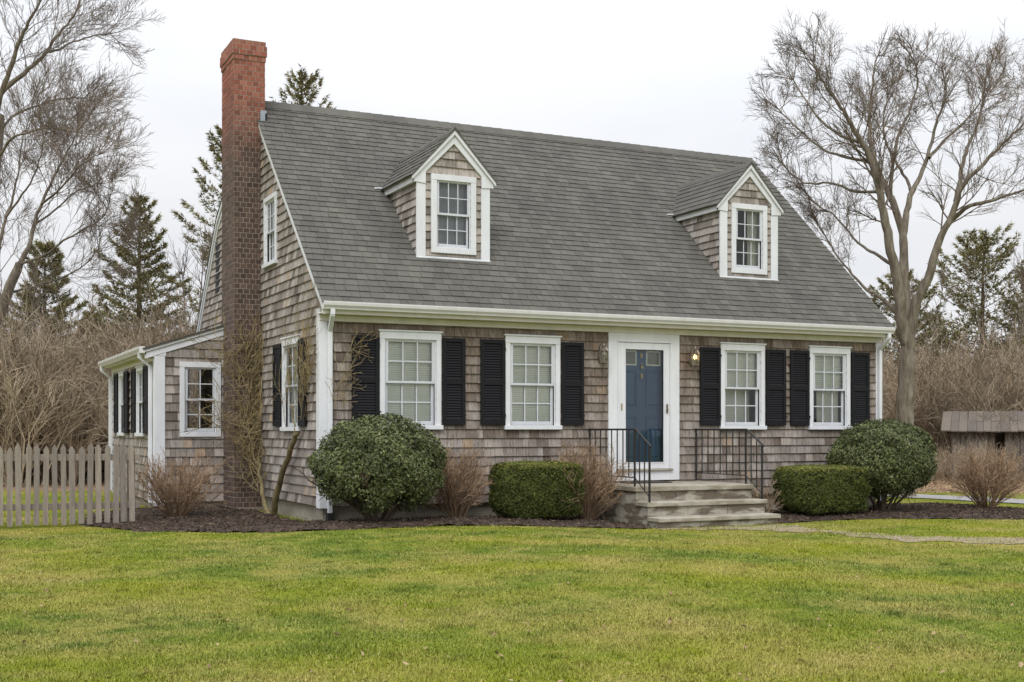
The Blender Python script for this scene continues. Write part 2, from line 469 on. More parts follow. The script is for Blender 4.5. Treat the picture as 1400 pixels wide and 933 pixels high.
def rings(pts, rad, n):
    """(k,3),(k,) -> (k,n,3); also batched (m,k,3),(m,k)"""
    d = np.gradient(pts, axis=-2)
    d /= np.linalg.norm(d, axis=-1, keepdims=True) + 1e-9
    ref = np.array([0.37, 0.61, 0.15])
    main = pts[..., -1:, :] - pts[..., :1, :]
    main = main / (np.linalg.norm(main, axis=-1, keepdims=True) + 1e-9)
    alt = np.where(np.abs(main @ (ref / np.linalg.norm(ref)))[..., None] > 0.9, np.array([-0.6, 0.3, 0.7]), ref)
    a = np.cross(d, np.broadcast_to(alt, d.shape)); a /= np.linalg.norm(a, axis=-1, keepdims=True) + 1e-9
    b = np.cross(d, a)
    th = np.arange(n) * 2 * PI / n
    return pts[..., None, :] + rad[..., None, None] * (np.cos(th)[:, None] * a[..., None, :] + np.sin(th)[:, None] * b[..., None, :])

def paths_mesh(paths, n):
    """paths: list of (pts (k,3), rad (k,), tint) -> V, F, tint; batched by k"""
    byk = {}
    for p, r, t in paths:
        byk.setdefault(len(p), []).append((p, r, t))
    Vs, Fs, Ts, off = [], [], [], 0
    for k, L in byk.items():
        P = np.array([x[0] for x in L], float); R = np.array([x[1] for x in L], float); tt = np.array([x[2] for x in L])
        V = rings(P, R, n).reshape(-1, 3)
        i, j = np.meshgrid(np.arange(k - 1), np.arange(n), indexing='ij')
        q = np.stack([i * n + j, i * n + (j + 1) % n, (i + 1) * n + (j + 1) % n, (i + 1) * n + j], -1).reshape(-1, 4)
        F = (q[None] + (np.arange(len(L)) * k * n)[:, None, None]).reshape(-1, 4) + off
        Vs.append(V); Fs.append(F); Ts.append(np.repeat(tt, len(q))); off += len(V)
    return np.concatenate(Vs), np.concatenate(Fs), np.concatenate(Ts)

def join(parts):
    Vs, Fs, Ts, off = [], [], [], 0
    for V, F, T in parts:
        Vs.append(V); Fs.append(F + off); Ts.append(T); off += len(V)
    return np.concatenate(Vs), np.concatenate(Fs), np.concatenate(Ts)

def frame(o, U, W, N=None):
    """local (u, v, w) -> world; U along the wall, W up, N outwards"""
    o, U, W = np.array(o, float), np.array(U, float), np.array(W, float)
    N = np.cross(U, W) if N is None else np.array(N, float)
    return lambda u, v, w=0.0: o + u * U + v * W + w * N

def proj_px(P):
    """photograph pixels of world points, used only to choose which shingles are big enough to be objects"""
    P = np.asarray(P, float); v = P[..., :2] - CAM[:2]
    z = v @ FWD
    return np.stack([700 + FOC * (v @ RGT) / z, 588 - FOC * (P[..., 2] - CAM[2]) / z], -1)

def smooth01(t):
    t = np.clip(t, 0, 1); return t * t * (3 - 2 * t)

def ground_z(x, y):
    x, y = np.asarray(x, float), np.asarray(y, float)
    z = 0.065 * smooth01(-(y + 0.1) / 1.3) - 0.005 - 0.12 * smooth01((x - 1.2) / 3.0) * (0.45 + 0.55 * smooth01(-(y + 0.1) / 1.3))
    z = z + 0.012 * np.sin(x * 2.3 + 1.7 * np.sin(y * 1.1)) * np.sin(y * 2.9 + x) * smooth01((-y - 2.5) / 2) + 0.018 * np.sin(x * 0.9 + 1.3) * np.sin(y * 0.7) * smooth01((-y - 3) / 3)
    return z

# ------------------------------------------------------------------ ground, path, driveway
ax = np.concatenate([[-400, -200, -100, -60, -40, -28, -20], np.arange(-14, 20.01, 0.25), [24, 30, 40, 60, 100, 200, 400]])
ay = np.concatenate([[-400, -200, -100, -60, -40, -28, -20], np.arange(-14, 16.01, 0.25), [20, 26, 34, 44, 60, 100, 200, 400]])
gx, gy = np.meshgrid(ax, ay, indexing='ij')
V = np.stack([gx, gy, ground_z(gx, gy)], -1).reshape(-1, 3)
i, j = np.meshgrid(np.arange(len(ax) - 1), np.arange(len(ay) - 1), indexing='ij'); w = len(ay)
F = np.stack([i * w + j, (i + 1) * w + j, (i + 1) * w + j + 1, i * w + j + 1], -1).reshape(-1, 4)
tag(mesh_np('ground', V, F, M['ground'], smooth=True), kind='structure', label='green and straw coloured lawn running back to the leaf covered woodland floor')

def strip(name, A, B, mat, dz, n=6, wob=0.04, label=None):
    """ground-hugging sheet between two polylines"""
    def res(P):
        P = np.array(P, float); t = np.linspace(0, len(P) - 1, (len(P) - 1) * n + 1)
        return np.stack([np.interp(t, np.arange(len(P)), P[:, k]) for k in (0, 1)], -1)
    A, B = res(A), res(B)
    A = A + rng.normal(0, wob, A.shape); B = B + rng.normal(0, wob, B.shape)
    m = 8
    s = np.linspace(0, 1, m + 1)[None, :, None]
    P = A[:, None] * (1 - s) + B[:, None] * s
    z = ground_z(P[..., 0], P[..., 1]) + dz
    V = np.concatenate([P, z[..., None]], -1).reshape(-1, 3)
    i, j = np.meshgrid(np.arange(len(A) - 1), np.arange(m), indexing='ij')
    F = np.stack([i * (m + 1) + j, i * (m + 1) + j + 1, (i + 1) * (m + 1) + j + 1, (i + 1) * (m + 1) + j], -1).reshape(-1, 4)
    return tag(mesh_np(name, V, F, mat), kind='structure', label=label)

PATH_U = [(3.95, -2.02), (5.89, -2.07), (5.86, -2.97), (5.95, -3.89), (6.25, -4.42), (6.8, -4.95), (7.4, -5.45), (9.0, -6.8)]
PATH_L = [(3.85, -2.20), (4.9, -2.60), (5.35, -3.35), (5.55, -4.25), (5.85, -4.9), (6.25, -5.6), (6.8, -6.2), (8.2, -7.5)]
strip('path', PATH_U, PATH_L, M['path'], 0.007, wob=.09, label='overgrown brick path leading from the front steps')
strip('driveway', [(12.1, 3.2), (12.26, 1.95), (12.47, 0.8), (12.6, -0.24), (12.8, -1.8), (13.2, -4.5)], [(13.1, 3.6), (13.40, 2.2), (13.6, 1.4), (13.75, 0.6), (13.95, -0.9), (14.4, -4.0)], M['drive'], 0.016, wob=0.03, label='grey driveway beyond the lawn')

# ------------------------------------------------------------------ mulch beds
BED_L = [(-3.0, 1.2), (-2.57, 0.25), (-2.27, -0.93), (-1.72, -1.53), (-1.11, -1.80), (-0.5, -1.78), (0.17, -1.74), (0.93, -1.74), (1.8, -1.95), (2.87, -1.96), (3.7, -2.0), (4.0, -1.9),
         (4.05, 0.3), (-0.2, 0.4), (-0.2, 4.2), (-1.6, 4.2), (-2.6, 3.4)]
BED_R = [(5.93, -2.0), (6.76, -1.84), (7.82, -1.86), (8.79, -2.31), (9.64, -2.88), (10.3, -3.35), (11.5, -2.4), (11.35, -1.4), (11.3, 0.2), (10.5, 0.6), (9.3, 0.3), (5.93, 0.3)]

def in_poly(P, poly):
    poly = np.array(poly); x, y = P[:, 0], P[:, 1]; ins = np.zeros(len(P), bool)
    j = len(poly) - 1
    for i in range(len(poly)):
        xi, yi = poly[i]; xj, yj = poly[j]
        c = ((yi > y) != (yj > y)) & (x < (xj - xi) * (y - yi) / (yj - yi + 1e-12) + xi)
        ins ^= c; j = i
    return ins

def edge_dist(P, poly):
    poly = np.array(poly, float); best = np.full(len(P), 1e9)
    for a, b in zip(poly, np.roll(poly, -1, 0)):
        ab = b - a; t = np.clip(((P - a) @ ab) / (ab @ ab), 0, 1)
        best = np.minimum(best, np.linalg.norm(P - (a + t[:, None] * ab), axis=1))
    return best

def bed_z(P, poly):
    z = ground_z(P[:, 0], P[:, 1])
    return z + 0.012 + 0.03 * smooth01(edge_dist(P, poly) / 0.45) + 0.012 * np.sin(P[:, 0] * 7.1) * np.sin(P[:, 1] * 6.3)

def mulch_bed(poly, label):
    step = 0.09; pl = np.array(poly)
    xs = np.arange(pl[:, 0].min() - step, pl[:, 0].max() + step, step); ys = np.arange(pl[:, 1].min() - step, pl[:, 1].max() + step, step)
    X, Y = np.meshgrid(xs, ys, indexing='ij')
    P = np.stack([X, Y], -1).reshape(-1, 2) + rng.normal(0, 0.012, (X.size, 2))
    ins = in_poly(P, poly)
    z = np.where(ins, bed_z(P, poly), ground_z(P[:, 0], P[:, 1]) + 0.002) + rng.normal(0, 0.006, len(P))
    i, j = np.meshgrid(np.arange(len(xs) - 1), np.arange(len(ys) - 1), indexing='ij'); w = len(ys)
    F = np.stack([i * w + j, (i + 1) * w + j, (i + 1) * w + j + 1, i * w + j + 1], -1).reshape(-1, 4)
    F = F[ins[F].sum(1) >= 3]
    o = mesh_np('mulch_bed', np.c_[P, z], F, M['mulch'], tint=rng.uniform(0.1, 0.7, len(F)))
    tag(o, kind='structure', label=label)
    # loose bark chips lying on the bed
    n = int(900 * (pl[:, 0].ptp() if hasattr(pl[:, 0], 'ptp') else np.ptp(pl[:, 0])) * 2.6)
    Q = np.stack([rng.uniform(pl[:, 0].min(), pl[:, 0].max(), n), rng.uniform(pl[:, 1].min(), pl[:, 1].max(), n)], -1)
    Q = Q[in_poly(Q + rng.normal(0, 0.07, Q.shape), poly)]
    n = len(Q); c = np.c_[Q, bed_z(Q, poly) + rng.uniform(0.004, 0.02, n)]
    a = rng.uniform(0, 2 * PI, n); L = rng.uniform(0.008, 0.026, n); wd = rng.uniform(0.003, 0.008, n); tl = rng.normal(0, 0.35, n)
    u = np.stack([np.cos(a), np.sin(a), tl], -1) * L[:, None]; v = np.stack([-np.sin(a), np.cos(a), rng.normal(0, 0.4, n)], -1) * wd[:, None]
    h = np.array([0, 0, 1.0]) * rng.uniform(0.004, 0.010, n)[:, None]
    V = np.stack([c - u - v, c + u - v, c + u + v, c - u + v, c - 0.6 * u + h, c + 0.6 * u + h], 1).reshape(-1, 3)
    q = np.array([[0, 1, 5, 4], [2, 3, 4, 5]]); t = np.array([[1, 2, 5, 5], [3, 0, 4, 4]])
    F = (q[None] + (np.arange(n) * 6)[:, None, None]).reshape(-1, 4)
    o = mesh_np('mulch_chips', V, F, M['mulch'], tint=np.repeat(np.clip(rng.beta(1.3, 1.6, n), 0, 1), 2))
    tag(o, kind='stuff', label='loose brown bark chips scattered over the mulch bed')
mulch_bed(BED_L, 'dark mulch bed along the left half of the front wall and round the chimney')
mulch_bed(BED_R, 'dark mulch bed right of the front steps')

# ------------------------------------------------------------------ the house
XL, XR, W = -0.05, 9.53, 9.58
RIDGE_Y, RIDGE_Z = 3.608, 6.474
EAVE_Y, EAVE_Z = -0.26, 2.93
PITCH = (RIDGE_Z - EAVE_Z) / (RIDGE_Y - EAVE_Y)
def roof_z(y): return EAVE_Z + PITCH * (y - EAVE_Y)
house = empty('house', (0, 0, 0), label='grey cedar shingled Cape house with blue door, black shutters, two dormers and brick chimney', cat='house')

pieces_wall, pieces_roof, pieces_brick = [], [], []       # (parent, verts (8,3), tint)

def split_rect(v0, v1, holes):
    ents = [(v0, v1, -1e9, 1e9)]
    for (a, b, c, d) in holes:
        out = []
        for (lo, hi, l, r) in ents:
            if hi <= c + 1e-4 or lo >= d - 1e-4 or r <= a + 1e-4 or l >= b - 1e-4:
                out.append((lo, hi, l, r)); continue
            if l < a: out.append((lo, hi, l, a))
            if r > b: out.append((lo, hi, b, r))
            if lo < c - 0.004: out.append((lo, c, max(l, a), min(r, b)))
            if hi > d + 0.004: out.append((d, hi, max(l, a), min(r, b)))
        ents = out
    return ents

def region(T, vb, vt, e, L, R, holes, emit_sheath=None, thick=0.08):
    rows = np.arange(vb, vt - 1e-3, e)
    for v0 in rows:
        v1 = min(v0 + e, vt)
        for (lo, hi, l, r) in split_rect(v0, v1, holes):
            ul0, ul1 = max(l, L(lo)), max(l, L(hi)); ur0, ur1 = min(r, R(lo)), min(r, R(hi))
            yield v0, v1, lo, hi, ul0, ul1, ur0, ur1

def sheath(name, T, vb, vt, e, L, R, holes, thick=0.08, mat='cedar'):
    m = MB()
    for v0, v1, lo, hi, ul0, ul1, ur0, ur1 in region(T, vb, vt, e, L, R, holes):
        if ur0 - ul0 < 0.002: continue
        if ur1 < ul1: ur1 = ul1 = (ur1 + ul1) / 2
        m.hexa([T(ul0, lo, -thick), T(ur0, lo, -thick), T(ur0, lo, 0), T(ul0, lo, 0), T(ul1, hi, -thick), T(ur1, hi, -thick), T(ur1, hi, 0), T(ul1, hi, 0)], 0.3)
    return m.build(name, M[mat], house)

def shingles(parent, store, T, vb, vt, e, L, R, holes, wmin=0.08, wmax=0.21, butt=0.026, top=0.003, gap=0.004, tfun=None, jit=0.004):
    for v0, v1, lo, hi, ul0, ul1, ur0, ur1 in region(T, vb, vt, e, L, R, holes):
        umin, umax = min(ul0, ul1), max(ur0, ur1)
        if max(ur0 - ul0, ur1 - ul1) < 0.01: continue
        u = umin - random.uniform(0, wmin)
        th0 = butt + (top - butt) * (lo - v0) / e; th1 = butt + (top - butt) * (hi - v0) / e
        while u < umax:
            wd = random.uniform(wmin, wmax)
            if umax - (u + wd) < 0.04: wd = umax - u + gap
            a0, b0 = max(u, ul0), min(u + wd - gap, ur0)
            a1, b1 = max(u, ul1), min(u + wd - gap, ur1)
            u += wd
            if b0 - a0 < 0.006 and b1 - a1 < 0.006: continue
            if b0 < a0: a0 = b0 = min(max((a0 + b0) / 2, ul0), ur0)
            if b1 < a1: a1 = b1 = min(max((a1 + b1) / 2, ul1), ur1)
            d = random.uniform(0, jit) if lo == v0 else 0; k = random.uniform(-0.0025, 0.003)
            tt = tfun() if tfun else random.random()
            store.append((parent, [T(a0, lo - d, 0.0005), T(b0, lo - d, 0.0005), T(b0, lo - d, th0 + k), T(a0, lo - d, th0 + k),
                                   T(a1, hi, 0.0005), T(b1, hi, 0.0005), T(b1, hi, th1 + k * 0.3), T(a1, hi, th1 + k * 0.3)], tt))

def ced_tint():
    r = random.random()
    return 0.97 + 0.03 * random.random() if r < 0.03 else min(0.9, max(0.02, random.gauss(0.5, 0.26)))

# foundation
m = MB()
m.box(XL + 0.035, XR - 0.035, 0.04, 8.0, -0.5, 0.236)
m.build('foundation', M['found'], house)

# window and door layout -------------------------------------------------
FRONT = frame((0, 0, 0), (1, 0, 0), (0, 0, 1), (0, -1, 0))
GABLE = frame((XL, 0, 0), (0, -1, 0), (0, 0, 1), (-1, 0, 0))        # u = -Y
RGABLE = frame((XR, 0, 0), (0, 1, 0), (0, 0, 1), (1, 0, 0))
FW = [(0.760, 1.656), (2.638, 3.514), (6.322, 7.161), (8.046, 8.882)]   # casing edges of the front windows
WZ0, WZ1 = 1.312, 2.485                                                # sash opening
CAS = 0.072
front_holes = [(a + CAS, b - CAS, WZ0, WZ1) for a, b in FW] + [(4.491, 5.392, 0.40, 2.556)]
FROW = 0.1287
Z0 = 0.236

def gl_lim(y_to_u):    # roofline limits of the gable in u = -Y
    pass
BACK1, BACK2 = (6.2, 5.0), (8.05, 3.05)     # the rear slope breaks at BACK1
def rear_y(z):
    if z > BACK1[1]: return BACK1[0] + (RIDGE_Y - BACK1[0]) * (z - BACK1[1]) / (RIDGE_Z - BACK1[1])
    return BACK2[0] + (BACK1[0] - BACK2[0]) * (z - BACK2[1]) / (BACK1[1] - BACK2[1])
def front_y(z): return EAVE_Y + (z + 0.06 - EAVE_Z) / PITCH if z > EAVE_Z else 0.0
def gL(z): return -min(7.95, rear_y(z + 0.07))
def gR(z): return -max(0.0, front_y(z))
GW_LO = (0.93, 1.82, 1.29, 2.46)
GW_UP = (2.17, 2.89, 3.78, 4.72)
gable_holes = [(-b + CAS, -a - CAS, c, d) for a, b, c, d in (GW_LO, GW_UP)]

wall_front = sheath('front_wall', FRONT, Z0, 2.80, 0.2, lambda v: XL + 0.002, lambda v: XR - 0.002, front_holes)
shingles(wall_front, pieces_wall, FRONT, Z0 + 0.0, 2.70, FROW, lambda v: XL + 0.082, lambda v: XR - 0.09, front_holes, tfun=ced_tint)
wall_gable = sheath('gable_wall', GABLE, Z0, 6.42, 0.13, gL, gR, gable_holes)
shingles(wall_gable, pieces_wall, GABLE, Z0, 6.42, 0.127, lambda v: max(gL(v), -7.9), lambda v: min(gR(v), -0.12), gable_holes, tfun=ced_tint)
wall_right = sheath('right_gable_wall', RGABLE, Z0, 6.42, 0.13, lambda v: -gR(v), lambda v: -gL(v), [])
shingles(wall_right, pieces_wall, RGABLE, Z0, 6.42, 0.127, lambda v: max(-gR(v), 0.1), lambda v: -gL(v), [], wmin=0.25, wmax=0.5, tfun=ced_tint)
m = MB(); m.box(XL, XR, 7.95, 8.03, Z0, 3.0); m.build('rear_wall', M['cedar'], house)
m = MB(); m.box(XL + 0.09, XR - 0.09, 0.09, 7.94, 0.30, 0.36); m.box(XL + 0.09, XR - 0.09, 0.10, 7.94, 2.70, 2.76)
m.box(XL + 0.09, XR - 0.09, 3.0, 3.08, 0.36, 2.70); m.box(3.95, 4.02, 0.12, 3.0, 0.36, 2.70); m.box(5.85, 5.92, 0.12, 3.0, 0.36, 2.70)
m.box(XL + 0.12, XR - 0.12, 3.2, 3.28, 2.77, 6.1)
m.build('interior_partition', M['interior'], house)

# trim boards
def trim(name, boxes, mat='white', bevel=0.004):
    m = MB()
    for b in boxes: m.box(*b)
    return m.build(name, M[mat], house, bevel=bevel)
trim('corner_board', [(XL - 0.030, XL + 0.082, -0.032, 0.0, Z0 - 0.03, 2.69), (XL - 0.030, XL, 0.0, 0.12, Z0 - 0.03, 2.86)])
trim('corner_board', [(XR - 0.095, XR + 0.030, -0.032, 0.0, Z0 - 0.03, 2.69), (XR, XR + 0.030, 0.0, 0.12, Z0 - 0.03, 2.86)])
trim('frieze_board', [(XL - 0.030, XR + 0.030, -0.040, -0.002, 2.692, 2.775)], 'cream')
trim('soffit', [(XL - 0.05, XR + 0.05, -0.195, 0.0, 2.777, 2.797)], 'cream')
trim('fascia_board', [(XL - 0.052, XR + 0.052, -0.218, -0.196, 2.772, 2.925)], 'cream')
# gutter: ogee profile trough
gp = [(-0.220, 2.930), (-0.220, 2.828), (-0.282, 2.828), (-0.290, 2.850), (-0.312, 2.880), (-0.318, 2.915), (-0.318, 2.930), (-0.306, 2.930), (-0.304, 2.900), (-0.28, 2.850), (-0.232, 2.842), (-0.232, 2.930)]
def gutter(name, prof, T, u0, u1):
    m = MB(); n = len(prof); o = 0
    m.v = [tuple(T(u0, z, y)) for y, z in prof] + [tuple(T(u1, z, y)) for y, z in prof]
    m.f = [(i, (i + 1) % n, n + (i + 1) % n, n + i) for i in range(n)]
    m.t = [0.5] * n
    m.hexa([T(u0, 2.829, prof[2][0]), T(u0 + .004, 2.829, prof[2][0]), T(u0 + .004, 2.829, prof[0][0]), T(u0, 2.829, prof[0][0]), T(u0, 2.929, prof[5][0]), T(u0 + .004, 2.929, prof[5][0]), T(u0 + .004, 2.929, prof[0][0]), T(u0, 2.929, prof[0][0])])
    m.hexa([T(u1 - .004, 2.829, prof[2][0]), T(u1, 2.829, prof[2][0]), T(u1, 2.829, prof[0][0]), T(u1 - .004, 2.829, prof[0][0]), T(u1 - .004, 2.929, prof[5][0]), T(u1, 2.929, prof[5][0]), T(u1, 2.929, prof[0][0]), T(u1 - .004, 2.929, prof[0][0])])
    return m.build(name, M['gutter'], house)
gutter('gutter', gp, frame((0, 0, 0), (1, 0, 0), (0, 0, 1), (0, 1, 0)), -0.10, 9.585)

def downspout(pts, wx=0.062, wy=0.05, boot=None):
    m = MB()
    pts = [np.array(p, float) for p in pts]
    for a, b in zip(pts[:-1], pts[1:]):
        d = b - a; d /= np.linalg.norm(d)
        ext = 0.015
        a2, b2 = a - d * ext * 0.3, b + d * ext * 0.3
        s = np.array([wx / 2, 0, 0]); t = np.cross(d, [1, 0, 0]); nt_ = np.linalg.norm(t)
        if nt_ < 0.3: s = np.array([0, wx / 2, 0]); t = np.cross(d, [0, 1, 0]); nt_ = np.linalg.norm(t)
        t = t / nt_ * wy / 2
        m.hexa([a2 - s - t, a2 + s - t, a2 + s + t, a2 - s + t, b2 - s - t, b2 + s - t, b2 + s + t, b2 - s + t])
    o = m.build('downspout', M['white'], house, bevel=0.006)
    if boot is not None:
        k = MB(); x, y, z = boot; k.box(x - 0.045, x + 0.045, y - 0.05, y + 0.04, z - 0.06, z + 0.05); k.build('drain_boot', M['rubber'], o)
    return o
downspout([(0.03, -0.262, 2.83), (0.03, -0.262, 2.76), (0.055, -0.062, 2.56), (0.055, -0.058, 0.13)], boot=(0.055, -0.06, 0.10))
downspout([(9.50, -0.262, 2.83), (9.50, -0.262, 2.76), (9.49, -0.062, 2.58), (9.49, -0.058, 0.05)], boot=(9.49, -0.06, 0.02))

# rake boards on both gables
def rake(x0, x1, pts, depth, name='rake_board', mat='white'):
    m = MB()
    for (y0, z0), (y1, z1) in zip(pts[:-1], pts[1:]):
        m.hexa([(x0, y0, z0 - depth), (x1, y0, z0 - depth), (x1, y1, z1 - depth), (x0, y1, z1 - depth), (x0, y0, z0), (x1, y0, z0), (x1, y1, z1), (x0, y1, z1)])
    return m.build(name, M[mat], house, bevel=0.003)
RZ = 0.005
rake(XL - 0.030, XL - 0.002, [(-0.22, roof_z(-0.22) - RZ), (RIDGE_Y, RIDGE_Z - RZ)], 0.20)
rake(XL - 0.056, XL - 0.0305, [(-0.24, roof_z(-0.24) - RZ - .001), (RIDGE_Y, RIDGE_Z - RZ - .001)], 0.09)
rake(XR + 0.002, XR + 0.024, [(-0.22, roof_z(-0.22) - RZ), (RIDGE_Y, RIDGE_Z - RZ), (BACK1[0], BACK1[1] - RZ), (BACK2[0], BACK2[1] - RZ)], 0.15)
rake(XL - 0.030, XL - 0.002, [(RIDGE_Y, RIDGE_Z - RZ), (BACK1[0], BACK1[1] - RZ), (BACK2[0], BACK2[1] - RZ)], 0.16)
rake(XL - 0.056, XL - 0.0305, [(RIDGE_Y, RIDGE_Z - RZ - .001), (BACK1[0], BACK1[1] - RZ - .001), (BACK2[0], BACK2[1] - RZ - .001)], 0.08)

# roof deck and shingles
RX0, RX1 = XL - 0.07, 9.62
m = MB()
for (y0, z0), (y1, z1) in (((EAVE_Y, EAVE_Z), (RIDGE_Y, RIDGE_Z)), ((RIDGE_Y, RIDGE_Z), BACK1), (BACK1, BACK2)):
    m.hexa([(RX0 + .015, y0, z0 - 0.004 - .02), (RX1 - .015, y0, z0 - 0.004 - .02), (RX1 - .015, y1, z1 - 0.004 - .02), (RX0 + .015, y1, z1 - 0.004 - .02), (RX0 + .015, y0, z0), (RX1 - .015, y0, z0), (RX1 - .015, y1, z1), (RX0 + .015, y1, z1)], 0.3)
roof = m.build('roof', M['roof'], house)
SL = math.hypot(RIDGE_Y - EAVE_Y, RIDGE_Z - EAVE_Z)
cs, sn = (RIDGE_Y - EAVE_Y) / SL, (RIDGE_Z - EAVE_Z) / SL
ROOF = frame((0, EAVE_Y, EAVE_Z), (1, 0, 0), (0, cs, sn), (0, -sn, cs))
shingles(roof, pieces_roof, ROOF, -0.025, SL - 0.01, 0.136, lambda v: RX0, lambda v: RX1, [], wmin=0.10, wmax=0.21, butt=0.0135, top=0.002, gap=0.005, jit=0.004)
# rear slope, coarse
for (p, q) in ((BACK1, (RIDGE_Y, RIDGE_Z)), (BACK2, BACK1)):
    s2 = math.hypot(q[0] - p[0], q[1] - p[1]); c2, n2 = (q[0] - p[0]) / s2, (q[1] - p[1]) / s2
    RB = frame((0, p[0], p[1]), (-1, 0, 0), (0, c2, n2), (0, n2, -c2))
    shingles(roof, pieces_roof, RB, 0, s2 - 0.01, 0.15, lambda v: -RX1, lambda v: -RX0, [], wmin=0.8, wmax=1.4, butt=0.013, top=0.002)
# ridge caps
x = RX0
while x < RX1 - 0.02:
    l = min(0.215, RX1 - x); cap = MB(); lift = 0.014
    for sgn in (-1, 1):
        dy, dz = (-0.16, -0.16 * PITCH) if sgn < 0 else (0.16, -0.16 * (RIDGE_Z - BACK1[1]) / (BACK1[0] - RIDGE_Y))
        a, b = 0.026, 0.033
        p = [(x, RIDGE_Y + dy, RIDGE_Z + dz + a - .012), (x + l, RIDGE_Y + dy, RIDGE_Z + dz + b - .012), (x + l, RIDGE_Y, RIDGE_Z + b - .012), (x, RIDGE_Y, RIDGE_Z + a - .012)]
        q = [(px, py, pz + 0.012) for px, py, pz in p]
        cap.hexa(p + q if sgn < 0 else [p[3], p[2], p[1], p[0], q[3], q[2], q[1], q[0]], random.uniform(0.2, 0.8))
    cap.build('ridge_cap', M['roof'], roof); x += 0.2

